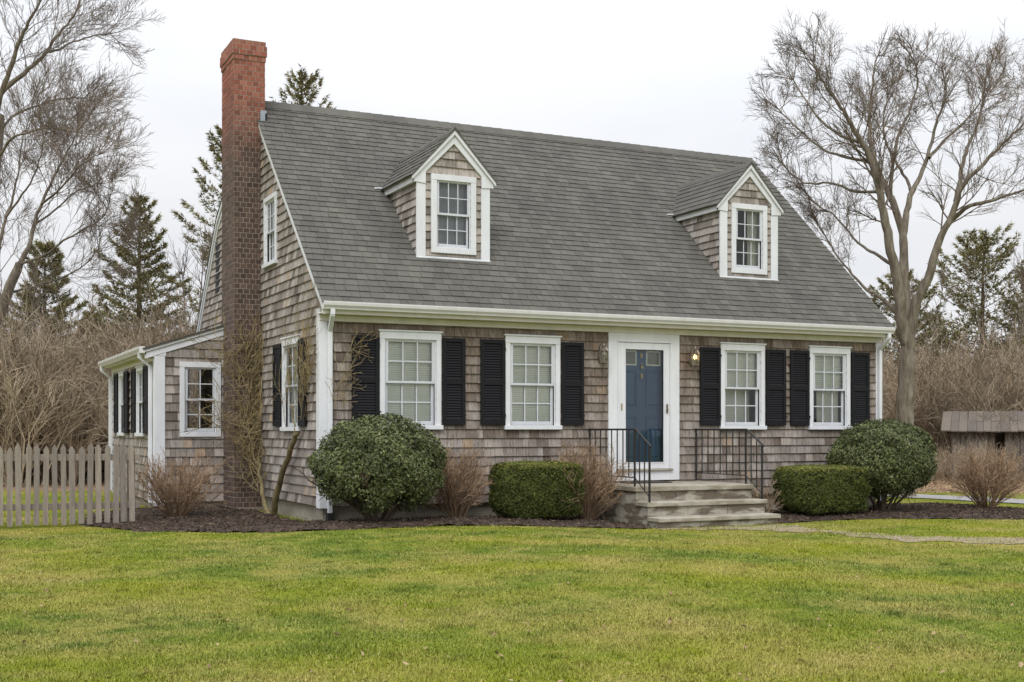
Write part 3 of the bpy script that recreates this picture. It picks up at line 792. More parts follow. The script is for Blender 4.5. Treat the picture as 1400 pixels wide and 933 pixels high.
# ------------------------------------------------------------------ windows
def window(T, u0, u1, v0, v1, cols, rows=2, cas=CAS, head=0.10, sill=True, cap=True, inside='blind', lower='blind', stile=0.042, mun=0.017, casing='white'):
    """casing between outer edges u0..u1; sash opening v0..v1; T gives (along, up, outwards)"""
    a, b = u0 + cas, u1 - cas
    m = MB()
    m.lbox(T, u0, a, v0 - 0.0, v1, 0.0, 0.042); m.lbox(T, b, u1, v0 - 0.0, v1, 0.0, 0.042)
    m.lbox(T, u0 - 0.001, u1 + 0.001, v1, v1 + head, 0.0, 0.044)
    if cap: m.lbox(T, u0 - 0.022, u1 + 0.022, v1 + head, v1 + head + 0.022, 0.0, 0.060)
    if sill: m.lbox(T, u0 - 0.02, u1 + 0.02, v0 - 0.058, v0, 0.0, 0.068)
    else: m.lbox(T, u0, u1, v0 - cas, v0, 0.0, 0.043)
    # jambs reaching into the wall
    m.lbox(T, a - 0.012, a, v0, v1, -0.10, -0.0005); m.lbox(T, b, b + 0.012, v0, v1, -0.10, -0.0005)
    m.lbox(T, a, b, v1, v1 + 0.012, -0.10, -0.0005); m.lbox(T, a, b, v0 - 0.012, v0, -0.10, -0.0005)
    # thin outer stop
    m.lbox(T, a, a + 0.016, v0, v1, 0.001, 0.020); m.lbox(T, b - 0.016, b, v0, v1, 0.001, 0.020); m.lbox(T, a + 0.016, b - 0.016, v1 - 0.016, v1, 0.001, 0.020)
    win = m.build('window', M[casing], house, bevel=0.003)
    mid = (v0 + v1) / 2
    for k, (s0, s1, w0) in enumerate(((mid - 0.014, v1, -0.016), (v0, mid + 0.018, -0.052))):
        aa, bb = a + 0.0165, b - 0.0165
        s = MB(); w1 = w0 + 0.03; bot = stile if k == 0 else 0.058
        bot = 0.032 if k == 0 else bot
        topw = stile * 0.8 if k == 0 else 0.032
        s.lbox(T, aa, aa + stile, s0, s1, w0, w1); s.lbox(T, bb - stile, bb, s0, s1, w0, w1)
        s.lbox(T, aa + stile, bb - stile, s1 - topw, s1, w0, w1 - 0.001); s.lbox(T, aa + stile, bb - stile, s0, s0 + bot, w0, w1 - 0.001)
        g0, g1, h0, h1 = aa + stile, bb - stile, s0 + bot, s1 - topw
        for c in range(1, cols):
            x = g0 + (g1 - g0) * c / cols; s.lbox(T, x - mun / 2, x + mun / 2, h0, h1, w0 + 0.006, w1 - 0.003)
        for r in range(1, rows):
            y = h0 + (h1 - h0) * r / rows
            for c in range(cols):
                x0 = g0 + (g1 - g0) * c / cols + (mun / 2 if c else 0); x1 = g0 + (g1 - g0) * (c + 1) / cols - (mun / 2 if c < cols - 1 else 0)
                s.lbox(T, x0, x1, y - mun / 2, y + mun / 2, w0 + 0.006, w1 - 0.004)
        s.build('sash', M['vinyl'], win, bevel=0.002)
        wc = (w0 + w1) / 2
        for r in range(rows):
            for c in range(cols):
                p = MB()
                x0 = g0 + (g1 - g0) * c / cols + (mun / 2 if c else 0); x1 = g0 + (g1 - g0) * (c + 1) / cols - (mun / 2 if c < cols - 1 else 0)
                y0 = h0 + (h1 - h0) * r / rows + (mun / 2 if r else 0); y1 = h0 + (h1 - h0) * (r + 1) / rows - (mun / 2 if r < rows - 1 else 0)
                o = len(p.v); jt = [random.uniform(-0.0008, 0.0008) for _ in range(3)]
                p.v = [tuple(T(x0, y0, wc + jt[0])), tuple(T(x1, y0, wc + jt[1])), tuple(T(x1, y1, wc + jt[1] + jt[2])), tuple(T(x0, y1, wc + jt[0] + jt[2]))]
                p.f = [(0, 1, 2, 3)]; p.t = [0.5]
                p.build('pane', M['glass'], win)
    # blinds, curtains
    def blind(y0, y1, deep=-0.064):
        bl = MB(); y = y0; pitch = 0.031
        while y < y1 - 0.01:
            bl.lbox(T, a + 0.012, b - 0.012, y, y + 0.0295, deep - 0.012, deep - 0.004)
            y += pitch
        # tilt: shift the lower edge of each slat outward
        for i in range(0, len(bl.v), 8):
            for q in (0, 1, 2, 3):
                n_ = np.array(T(0, 0, 1)) - np.array(T(0, 0, 0))
                bl.v[i + q] = tuple(np.array(bl.v[i + q]) + n_ * 0.012)
        bl.build('blind', M['blind'], win, kind='stuff')
    def curtain(x0, x1, y0, y1, deep=-0.13):
        n = 24; cu = MB(); o = 0
        for i in range(n + 1):
            x = x0 + (x1 - x0) * i / n; wv = deep + 0.018 * math.sin(i * 1.9) + 0.006 * random.uniform(-1, 1)
            cu.v += [tuple(T(x, y0, wv)), tuple(T(x, y1, wv * 1.0 - 0.01))]
        for i in range(n): cu.f.append((2 * i, 2 * i + 2, 2 * i + 3, 2 * i + 1)); cu.t.append(0.5)
        cu.build('curtain', M['sky_reflection' if inside == 'sky_reflection' else 'curtain'], win, smooth=True)  # the grey-blue cloth is added to imitate sky mirrored in the panes
    if inside == 'blind' and lower == 'blind': blind(v0 + 0.01, v1 - 0.005)
    elif inside == 'blind': blind(mid - 0.01 + (0.04 if lower == 'curtain' else 0.02), v1 - 0.005)
    if lower == 'curtain':
        curtain(a + (b - a) * 0.30, b - 0.05, v0 + 0.02, mid + 0.05)
    if lower == 'slatdim': blind(v0 + 0.01, mid + 0.0, deep=-0.26)
    if inside == 'curtain': curtain(a + (b - a) * 0.62, b, v0, v1, -0.12)
    if inside in ('sheer', 'sky_reflection'): curtain(a, b, v0, v1, -0.10)
    return win

def shutter(T, u0, u1, v0, v1, broken=False):
    m = MB(); st, tr = 0.052, 0.055; w0, w1 = 0.034, 0.062
    mid = v0 + (v1 - v0) * 0.50
    m.lbox(T, u0, u0 + st, v0, v1, w0, w1); m.lbox(T, u1 - st, u1, v0, v1, w0, w1)
    for a, b in ((v0, v0 + 0.085), (mid - 0.04, mid + 0.04), (v1 - tr, v1)): m.lbox(T, u0 + st, u1 - st, a, b, w0, w1 - 0.001)
    m.lbox(T, u0 + 0.02, u1 - 0.02, v0 + 0.02, v1 - 0.02, 0.0295, 0.0345)
    sh = m.build('shutter', M['shutter'], house, bevel=0.004)
    lv = MB()
    for a, b in ((v0 + 0.085, mid - 0.04), (mid + 0.04, v1 - tr)):
        n = int((b - a) / 0.034)
        for i in range(n):
            y = a + (b - a) * i / n; h = (b - a) / n
            p = [T(u0 + st + .001, y, w0 + 0.018), T(u1 - st - .001, y, w0 + 0.018), T(u1 - st - .001, y + 0.004, w1 - 0.006), T(u0 + st + .001, y + 0.004, w1 - 0.006)]
            p = [T(u0 + st + .001, y + 0.002, w0 + 0.020), T(u1 - st - .001, y + 0.002, w0 + 0.020), T(u1 - st - .001, y, w1 - 0.007), T(u0 + st + .001, y, w1 - 0.007),
                 T(u0 + st + .001, y + h * 0.95, w0 + 0.001), T(u1 - st - .001, y + h * 0.95, w0 + 0.001), T(u1 - st - .001, y + h * 0.80, w0 + 0.008), T(u0 + st + .001, y + h * 0.80, w0 + 0.008)]
            lv.hexa(p)
    lv.build('louvre_panel', M['shutter'], sh, kind='stuff')
    hg = MB()
    for y in (v0 + 0.12, v1 - 0.14):
        hg.lbox(T, u0 - 0.012, u0 + 0.006, y, y + 0.035, 0.061, 0.067) if broken else hg.lbox(T, u1 - 0.006, u1 + 0.010, y, y + 0.035, 0.061, 0.067)
    hg.build('hinge', M['iron'], sh)
    return sh

modes = [('blind', 'blind'), ('blind', 'blind'), ('blind', 'slatdim'), ('blind', 'curtain')]
for (a, b), (i_, l_) in zip(FW, modes):
    window(FRONT, a, b, WZ0, WZ1, 3, inside=i_, lower=l_)
for a, b in ((0.362, 0.745), (1.672, 2.010), (2.245, 2.622), (3.530, 3.895), (5.930, 6.306), (7.177, 7.562), (7.652, 8.030), (8.898, 9.273)):
    shutter(FRONT, a, b, 1.318, 2.520)
window(GABLE, -GW_LO[1], -GW_LO[0], GW_LO[2], GW_LO[3], 2, inside='sheer', lower='none')
shutter(GABLE, -0.915, -0.575, 1.30, 2.50); shutter(GABLE, -2.27, -1.84, 1.30, 2.50)
window(GABLE, -GW_UP[1], -GW_UP[0], GW_UP[2], GW_UP[3], 3, inside='sheer', lower='none', cap=False, head=0.07)
m = MB(); m.lbox(GABLE, -6.42, -6.12, 3.70, 4.60, 0.012, 0.022); m.build('attic_vent', M['shutter'], house)

# ------------------------------------------------------------------ front door
m = MB()
m.lbox(FRONT, 4.321, 4.491, 0.492, 2.691, 0.0, 0.040); m.lbox(FRONT, 5.392, 5.562, 0.492, 2.691, 0.0, 0.040)
m.lbox(FRONT, 4.491, 5.392, 2.556, 2.691, 0.0, 0.0395); m.lbox(FRONT, 4.491, 5.392, 0.492, 0.638, 0.0, 0.0385)
m.lbox(FRONT, 4.47, 4.491, 0.665, 2.556, 0.04, 0.050); m.lbox(FRONT, 5.392, 5.413, 0.665, 2.556, 0.04, 0.050); m.lbox(FRONT, 4.47, 5.413, 2.556, 2.575, 0.0397, 0.052)
m.lbox(FRONT, 4.478, 4.491, 0.64, 2.556, -0.14, -0.0005); m.lbox(FRONT, 5.392, 5.405, 0.64, 2.556, -0.14, -0.0005)
m.build('door_surround', M['white'], house, bevel=0.004)
m = MB(); m.lbox(FRONT, 4.44, 5.43, 0.638, 0.664, 0.0, 0.075); m.build('door_sill', M['tread'], house, bevel=0.004)
storm = MB()
storm.lbox(FRONT, 4.494, 4.606, 0.666, 2.553, 0.002, 0.034); storm.lbox(FRONT, 5.285, 5.389, 0.666, 2.553, 0.002, 0.034)
storm.lbox(FRONT, 4.606, 5.285, 2.462, 2.553, 0.002, 0.0335); storm.lbox(FRONT, 4.606, 5.285, 0.666, 0.752, 0.002, 0.0335)
for a, b, c, d in ((4.600, 4.614, 0.75, 2.464), (5.277, 5.291, 0.75, 2.464), (4.614, 5.277, 2.45, 2.464), (4.614, 5.277, 0.75, 0.764)):
    storm.lbox(FRONT, a, b, c, d, 0.034, 0.040)
so = storm.build('storm_door', M['white'], house, bevel=0.003)
p = MB(); p.v = [tuple(FRONT(u, v, 0.018)) for u, v in ((4.606, 0.752), (5.285, 0.752), (5.285, 2.462), (4.606, 2.462))]; p.f = [(0, 1, 2, 3)]; p.t = [.5]
p.build('pane', M['glass'], so)
m = MB(); m.lbox(FRONT, 5.325, 5.352, 1.50, 1.64, 0.034, 0.052); m.lbox(FRONT, 5.312, 5.345, 1.545, 1.562, 0.052, 0.085); m.build('handle', M['pewter'], so, bevel=0.003)
m = MB(); m.lbox(FRONT, 4.535, 4.556, 1.54, 1.64, 0.034, 0.045); m.build('hinge', M['brass'], so, bevel=0.003)
m = MB(); m.lbox(FRONT, 4.492, 5.391, 0.665, 2.556, -0.125, -0.075)
door = m.build('door', M['blue'], house)
def raised(u0, u1, v0, v1):
    k = MB()
    for a, b, c, d in ((u0, u1, v0, v0 + .014), (u0, u1, v1 - .014, v1), (u0, u0 + .014, v0 + .014, v1 - .014), (u1 - .014, u1, v0 + .014, v1 - .014)):
        k.lbox(FRONT, a, b, c, d, -0.075, -0.060)
    k.hexa([FRONT(u0 + .03, v0 + .03, -.0755), FRONT(u1 - .03, v0 + .03, -.0755), FRONT(u1 - .055, v0 + .055, -.062), FRONT(u0 + .055, v0 + .055, -.062),
            FRONT(u0 + .03, v1 - .03, -.0755), FRONT(u1 - .03, v1 - .03, -.0755), FRONT(u1 - .055, v1 - .055, -.062), FRONT(u0 + .055, v1 - .055, -.062)])
    k.build('door_panel', M['blue'], door)
for u0, u1 in ((4.60, 4.87), (5.03, 5.29)):
    raised(u0, u1, 1.58, 2.16); raised(u0, u1, 0.80, 1.46)
    k = MB(); k.lbox(FRONT, u0 + .02, u1 - .03, 2.235, 2.42, -0.078, -0.068); k.build('lite', M['frost'], door)
    k = MB()
    for a, b, c, d in ((u0, u1 - .01, 2.215, 2.235), (u0, u1 - .01, 2.42, 2.44), (u0, u0 + .02, 2.235, 2.42), (u1 - .03, u1 - .01, 2.235, 2.42)): k.lbox(FRONT, a, b, c, d, -0.075, -0.06)
    k.build('lite_frame', M['blind'], door)
k = MB(); k.lbox(FRONT, 4.925, 4.965, 2.33, 2.40, -0.075, -0.058); k.lbox(FRONT, 4.92, 4.975, 2.235, 2.25, -0.075, -0.05); k.tube([FRONT(4.948, 2.19, -.075), FRONT(4.948, 2.19, -.04)], 0.026, 10); k.lbox(FRONT, 4.93, 4.968, 2.02, 2.10, -0.075, -0.055)
k.build('knocker', M['brass'], door, bevel=0.002)

# ------------------------------------------------------------------ dormers
DY = 0.615
def dormer(cx, dim):
    hw, ez, pz = 0.55, 4.90, 5.56
    base = roof_z(DY)
    T = frame((cx, DY, 0), (1, 0, 0), (0, 0, 1), (0, -1, 0))
    ww = 0.352
    wz0, wz1 = 3.875, 4.835
    hole = [(-ww + 0.085, ww - 0.085, wz0, wz1)]
    sl = (pz - ez) / (hw + 0.06)
    body = MB()
    def lim(v): return hw - 0.002 if v < ez else max(0.0, hw - (v - ez) / sl)
    for v0, v1, lo, hi, a0, a1, b0, b1 in region(T, base - 0.1, pz - 0.04, 0.12, lambda v: -lim(v), lim, hole):
        if b0 - a0 < 0.002: continue
        if b1 < a1: a1 = b1 = 0
        body.hexa([T(a0, lo, -.06), T(b0, lo, -.06), T(b0, lo, 0), T(a0, lo, 0), T(a1, hi, -.06), T(b1, hi, -.06), T(b1, hi, 0), T(a1, hi, 0)], 0.3)
    # cheeks run back into the roof
    back = EAVE_Y + (ez - 0.02 - EAVE_Z) / PITCH
    for s in (-1, 1):
        x0, x1 = sorted((cx + s * (hw - 0.06), cx + s * (hw - 0.003)))
        body.hexa([(x0, DY + .06, base - .1), (x1, DY + .06, base - .1), (x1, back + .1, ez - .12), (x0, back + .1, ez - .12), (x0, DY + .06, ez), (x1, DY + .06, ez), (x1, back + .1, ez), (x0, back + .1, ez)], 0.3)
    body.hexa([(cx - hw + .06, DY + .75, base + .1), (cx + hw - .06, DY + .75, base + .1), (cx + hw - .06, DY + .8, base + .1), (cx - hw + .06, DY + .8, base + .1),
               (cx - hw + .06, DY + .75, ez), (cx + hw - .06, DY + .75, ez), (cx + hw - .06, DY + .8, ez), (cx - hw + .06, DY + .8, ez)], 0.3)
    bo = body.build('dormer', M['cedar'], house)
    shingles(bo, pieces_wall, T, base + 0.012, pz - 0.1, 0.118, lambda v: -max(0, min(lim(v), 0.44 if v < ez else 9)), lambda v: max(0, min(lim(v), 0.44 if v < ez else 9)), hole, tfun=lambda: min(0.9, ced_tint() + 0.12))
    # cheek shingles, left and right
    for s in (-1, 1):
        if s < 0: TC = frame((cx - hw + 0.001, 0, 0), (0, -1, 0), (0, 0, 1), (-1, 0, 0)); L = lambda v: -(EAVE_Y + (v + 0.10 - EAVE_Z) / PITCH); R = lambda v: -DY - 0.005
        else: TC = frame((cx + hw - 0.001, 0, 0), (0, 1, 0), (0, 0, 1), (1, 0, 0)); L = lambda v: DY + 0.005; R = lambda v: EAVE_Y + (v + 0.10 - EAVE_Z) / PITCH
        shingles(bo, pieces_wall, TC, base + 0.012, ez - 0.06, 0.118, L, R, [], tfun=lambda: min(0.9, ced_tint() + 0.12))
    # trim
    def dtrim(name, build, mat='white', bevel=0.003):
        k = MB(); build(k); return k.build(name, M[mat], bo, bevel=bevel)
    for s in (-1, 1):
        def post(k, s=s):
            a, b = sorted((s * (hw + 0.024), s * (hw - 0.115)))
            k.lbox(T, a, b, base - 0.03, ez - 0.03, 0.0, 0.032)
        dtrim('corner_post', post)
        def rk(k, s=s):
            o = hw + 0.075
            zt = lambda u: pz + 0.0 - abs(u) * sl
            outer = [(0, zt(0) + .002), (s * o, zt(o) + .002), (s * o, zt(o) - 0.10), (s * (hw - 0.115), zt(o) - 0.115), (s * (hw - 0.115), zt(hw - .115) - 0.15), (0, zt(0) - 0.185)]
            k.poly_prism(T, outer if s > 0 else outer[::-1], 0.0, 0.045)
            fil = [(0, zt(0) + 0.026), (s * (o + .03), zt(o + .03) + .026), (s * (o + .03), zt(o + .03) - 0.045), (0, zt(0) - 0.06)]
            k.poly_prism(T, fil if s > 0 else fil[::-1], 0.0455, 0.075)
        dtrim('rake_board', rk)
        def cf(k, s=s):   # cheek fascia under the little eave
            o = hw + 0.075; zt = pz - o * sl
            x0, x1 = sorted((cx + s * o, cx + s * (o - 0.022)))
            yb = EAVE_Y + (zt - 0.02 - EAVE_Z) / PITCH
            k.hexa([(x0, DY - .044, zt - .105), (x1, DY - .044, zt - .105), (x1, yb - 0.09, zt - .105), (x0, yb - .09, zt - .105), (x0, DY - .044, zt + .002), (x1, DY - .044, zt + .002), (x1, yb + .02, zt + .002), (x0, yb + .02, zt + .002)])
            x0, x1 = sorted((cx + s * (o - 0.022), cx + s * (hw - .004)))
            k.box(x0, x1, DY + .0, yb - 0.1, zt - .098, zt - .085)
        dtrim('cheek_fascia', cf)
    dtrim('apron_flashing', lambda k: k.lbox(T, -hw - 0.03, hw + 0.03, base - 0.035, base - 0.012, -0.01, 0.04))
    dtrim('sill_strip', lambda k: k.lbox(T, -0.434, 0.434, base - 0.012, base + 0.004, 0.0, 0.03))
    # roof of the dormer, two slopes of shingles
    o = hw + 0.11
    zp = pz + 0.03
    slab = MB()
    for s in (-1, 1):
        ze = zp - o * sl
        yb0 = EAVE_Y + (zp - EAVE_Z) / PITCH; yb1 = EAVE_Y + (ze - EAVE_Z) / PITCH
        yf = DY - 0.085
        c = [(cx, yf, zp), (cx + s * o, yf, ze), (cx + s * o, yb1 + .03, ze), (cx, yb0 + .03, zp)]
        d = [(a, b, z_ - 0.022) for a, b, z_ in c]
        slab.hexa(d + c if s > 0 else d[::-1] + c[::-1], 0.4)
    ro = slab.build('dormer_roof', M['roof'], house)
    for s in (-1, 1):
        ln = math.hypot(o, o * sl); cu, cz = o / ln, o * sl / ln
        ze = zp - o * sl
        # u runs along Y, v up the slope
        if s < 0: TR = frame((cx - o, 0, ze), (0, -1, 0), (cu, 0, cz), (-cz, 0, cu)); L = lambda v: -(EAVE_Y + (ze + v * cz - EAVE_Z) / PITCH) - 0.02; R = lambda v: -(DY - 0.085)
        else: TR = frame((cx + o, 0, ze), (0, 1, 0), (-cu, 0, cz), (cz, 0, cu)); L = lambda v: DY - 0.085; R = lambda v: EAVE_Y + (ze + v * cz - EAVE_Z) / PITCH + 0.02
        shingles(ro, pieces_roof, TR, -0.012, ln, 0.13, L, R, [], wmin=0.10, wmax=0.21, butt=0.013, top=0.002, gap=0.005)
    rc = MB()
    yb0 = EAVE_Y + (zp - EAVE_Z) / PITCH
    for s in (-1, 1):
        c = [(cx, DY - .09, zp + .02), (cx + s * .09, DY - .09, zp + .02 - .09 * sl), (cx + s * .09, yb0 + .02, zp + .02 - .09 * sl), (cx, yb0 + .03, zp + .02)]
        d = [(a, b, z_ - .01) for a, b, z_ in c]
        rc.hexa(d + c if s > 0 else d[::-1] + c[::-1])
    rc.build('ridge_strip', M['roof'], ro)
    vf = MB()     # lead tab where the valley runs out, left side
    ze = zp - o * sl; yb1 = EAVE_Y + (ze - EAVE_Z) / PITCH
    vf.tube([(cx - o - 0.10, yb1 - 0.01, roof_z(yb1 - .01) + 0.03), (cx - o + 0.02, yb1 - 0.0, roof_z(yb1) + 0.035)], 0.012, 6)
    vf.build('valley_flashing', M['white'], ro)
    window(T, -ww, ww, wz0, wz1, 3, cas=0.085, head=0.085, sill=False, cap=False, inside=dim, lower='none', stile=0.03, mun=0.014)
dormer(2.105, 'sky_reflection'); dormer(7.325, 'curtain')

# ------------------------------------------------------------------ sunroom wing
SX, SY, SYB = -1.53, 3.90, 8.75
def shed_z(x): return 2.915 + 0.328 * (x + 0.489)
SF = frame((0, SY, 0), (1, 0, 0), (0, 0, 1), (0, -1, 0))
SS = frame((SX, 0, 0), (0, -1, 0), (0, 0, 1), (-1, 0, 0))
sf_hole = [(-1.10, -0.60, 1.215, 2.235)]
def top_lim_l(v): return SX if v < shed_z(SX) - 0.1 else SX + (v - shed_z(SX) + 0.1) / 0.328
ws = sheath('wing_front_wall', SF, 0.12, 2.95, 0.13, lambda v: top_lim_l(v) + .002, lambda v: -0.06, sf_hole)
shingles(ws, pieces_wall, SF, 0.12, 2.86, 0.142, lambda v: max(top_lim_l(v), SX + 0.12), lambda v: -0.06, sf_hole, tfun=ced_tint)
ss_holes = [(-7.70 + .07, -7.02 - .07, 1.20, 2.22), (-5.62 + .07, -4.86 - .07, 1.20, 2.22)]
wl_ = sheath('wing_side_wall', SS, 0.12, 2.48, 0.2, lambda v: -SYB, lambda v: -SY - .081, ss_holes)
shingles(wl_, pieces_wall, SS, 0.12, 2.36, 0.142, lambda v: -SYB + 0.1, lambda v: -SY - 0.12, ss_holes, tfun=ced_tint)
m = MB(); m.box(SX + 0.03, -0.10, SY + 0.03, SYB - .02, -0.4, 0.118); m.build('foundation', M['found'], house)
m = MB(); m.box(SX + .09, -0.1, SYB - .08, SYB, 0.12, 2.5); m.build('wing_rear_wall', M['cedar'], house)
m = MB(); m.box(SX + .085, -0.06, SY + .09, SYB - .09, 0.125, 0.17); m.build('interior_floor', M['interior'], house)
trim('corner_board', [(SX - 0.030, SX + 0.135, SY - 0.032, SY, 0.06, 2.40), (SX - 0.030, SX, SY, SY + 0.11, 0.06, 2.40)])
trim('corner_board', [(SX - 0.024, SX, SYB - 0.14, SYB, 0.06, 2.36)])
trim('frieze_board', [(SX - 0.03, SX - 0.002, SY + 0.11, SYB, 2.33, 2.42)], 'cream')
trim('soffit', [(SX - 0.15, SX, SY + 0.01, SYB, 2.42, 2.435)], 'cream')
trim('fascia_board', [(SX - 0.172, SX - 0.151, SY - 0.03, SYB, 2.41, 2.53)], 'cream')
# rake fascia and return of the wing
m = MB()
def rk_pts(u0, u1, top, d): return [(u0, shed_z(u0) - top), (u1, shed_z(u1) - top), (u1, shed_z(u1) - top - d), (u0, shed_z(u0) - top - d)]
m.poly_prism(SF, rk_pts(SX - 0.172, -0.05, 0.062, 0.10)[::-1], 0.0, 0.03)
m.poly_prism(SF, rk_pts(SX - 0.172, -0.05, 0.004, 0.057)[::-1], 0.0305, 0.055)
m.poly_prism(SF, [(SX - 0.150, 2.405), (SX + 0.150, 2.405), (SX + 0.150, shed_z(SX + .15) - .162), (SX - 0.150, shed_z(SX - .15) - .162)], 0.0, 0.0295)
m.build('rake_board', M['white'], house, bevel=0.003)
m = MB(); e0, e1 = SX - 0.20, 0.0
m.hexa([(e0, SY - .07, shed_z(e0) - .003 - .02), (e1, SY - .07, shed_z(e1) - .023), (e1, SYB + .06, shed_z(e1) - .023), (e0, SYB + .06, shed_z(e0) - .023),
        (e0, SY - .07, shed_z(e0)), (e1, SY - .07, shed_z(e1)), (e1, SYB + .06, shed_z(e1)), (e0, SYB + .06, shed_z(e0))], 0.4)
wr = m.build('wing_roof', M['roof'], house)
ln = math.hypot(1, 0.328)
TW = frame((e0, 0, shed_z(e0)), (0, -1, 0), (1 / ln, 0, 0.328 / ln), (-0.328 / ln, 0, 1 / ln))
shingles(wr, pieces_roof, TW, -0.01, 1.8, 0.15, lambda v: -SYB - .06, lambda v: -SY + .075, [], wmin=0.2, wmax=0.34, butt=0.012, top=0.002)
sg = [(-0.0, 2.575), (-0.0, 2.47), (-0.06, 2.47), (-0.075, 2.50), (-0.095, 2.535), (-0.098, 2.575), (-0.088, 2.575), (-0.085, 2.54), (-0.06, 2.485), (-0.012, 2.485), (-0.012, 2.575)]
sg = [(y, z - 0.03) for y, z in sg]
mm = MB(); n = len(sg); gx0 = SX - 0.174
mm.v = [(gx0 + y, SY - 0.06, z) for y, z in sg] + [(gx0 + y, SYB + 0.05, z) for y, z in sg]
mm.f = [(i, n + i, n + (i + 1) % n, (i + 1) % n) for i in range(n)]; mm.t = [.5] * n
mm.box(gx0 - 0.092, gx0 - .002, SY - 0.063, SY - 0.0585, 2.442, 2.543)
mm.build('gutter', M['gutter'], house)
downspout([(gx0 - .045, SY + .16, 2.45), (gx0 - .045, SY + .16, 2.37), (SX - .06, SY + .16, 2.24), (SX - .06, SY + .16, 0.1)])
downspout([(gx0 - .045, SYB - .1, 2.45), (gx0 - .045, SYB - .1, 2.37), (SX - .06, SYB - .1, 2.24), (SX - .06, SYB - .1, 0.1)])
window(SF, -1.172, -0.528, 1.215, 2.235, 2, cas=0.075, head=0.085, sill=False, cap=False, inside='none', lower='none', stile=0.035)
for a, b in ((7.02, 7.70), (4.86, 5.62)):
    window(SS, -b, -a, 1.20, 2.22, 2, cas=0.07, head=0.07, inside='blind' if a > 6 else 'none', lower='none')
for a, b in ((8.20, 7.74), (6.98, 6.52), (6.08, 5.66), (4.82, 4.38)):
    shutter(SS, -a, -b, 1.19, 2.28)

# ------------------------------------------------------------------ chimney
CX0, CX1, CY0, CY1, CZ = -0.485, 0.0, 3.154, 3.996, 7.29
m = MB(); m.box(CX0 + 0.002, CX1 - 0.002, CY0 + 0.002, CY1 - 0.002, -0.3, CZ - 0.005)
m.box(CX0 - 0.011, CX1 + 0.011, CY0 - 0.011, CY1 + 0.011, CZ - 4 * 0.0787, CZ - 0.006)
m.box(CX0 - 0.025, CX1 + 0.025, CY0 - 0.025, CY1 + 0.025, CZ - 3 * 0.0787, CZ - 0.0787)
chim = m.build('chimney', M['mortar'], house)
m = MB(); m.box(CX0 + 0.13, CX1 - 0.13, CY0 + 0.2, CY1 - 0.2, CZ - 0.02, CZ + 0.05); m.build('flue_tile', M['found'], chim, bevel=0.01)
CH = 0.0787
nc = int(CZ / CH)
def brick_course(z, off, ex):
    z0, z1 = z + 0.0055, z + CH - 0.0055
    jit = lambda: random.uniform(-0.0012, 0.0026)
    def lay(T, length, unit, o):
        x = -o
        while x < length - 0.002:
            a, b = max(x, 0), min(x + unit, length)
            if b - a > 0.02:
                k = jit() + ex
                pieces_brick.append((chim, [T(a + .0055, z0, -0.004), T(b - .0055, z0, -0.004), T(b - .0055, z0, 0.001 + k), T(a + .0055, z0, 0.001 + k),
                                            T(a + .0055, z1, -0.004), T(b - .0055, z1, -0.004), T(b - .0055, z1, 0.001 + k), T(a + .0055, z1, 0.001 + k)], min(1, max(0, random.gauss(0.5, 0.24)))))
            x += unit
    wx, wy = CX1 - CX0 + 2 * ex, CY1 - CY0 + 2 * ex
    lay(frame((CX0 - ex, CY0 + 0.0 - 0.0, 0), (1, 0, 0), (0, 0, 1), (0, -1, 0)), wx, wx / 5, off * wx / 10)
    lay(frame((CX0, CY1 + ex, 0), (0, -1, 0), (0, 0, 1), (-1, 0, 0)), wy, wy / 4, (1 - off) * wy / 8)
    if z > 4.5:
        lay(frame((CX1, CY0 - ex, 0), (0, 1, 0), (0, 0, 1), (1, 0, 0)), wy, wy / 4, off * wy / 8)
        lay(frame((CX1 + ex, CY1, 0), (-1, 0, 0), (0, 0, 1), (0, 1, 0)), wx, wx / 5, (1 - off) * wx / 10)
for c in range(nc):
    z = CZ - (c + 1) * CH
    ex = 0.026 if c in (1, 2) else 0.012 if c in (0, 3) else 0.0
    brick_course(z, c % 2, ex)
m = MB(); m.box(CX1 - 0.075, CX1 + 0.02, CY0 - 0.02, CY0 + 0.02, roof_z(CY0) - 0.22, roof_z(CY0) + 0.16)
m.hexa([(CX1 - .001, CY0 - .02, roof_z(CY0) + .0), (CX1 + .02, CY0 - .02, roof_z(CY0) + .0), (CX1 + .02, RIDGE_Y, RIDGE_Z), (CX1 - .001, RIDGE_Y, RIDGE_Z),
        (CX1 - .001, CY0 - .02, roof_z(CY0) + .12), (CX1 + .02, CY0 - .02, roof_z(CY0) + .12), (CX1 + .02, RIDGE_Y, RIDGE_Z + .1), (CX1 - .001, RIDGE_Y, RIDGE_Z + .1)])
m.build('chimney_flashing', M['lead'], house)

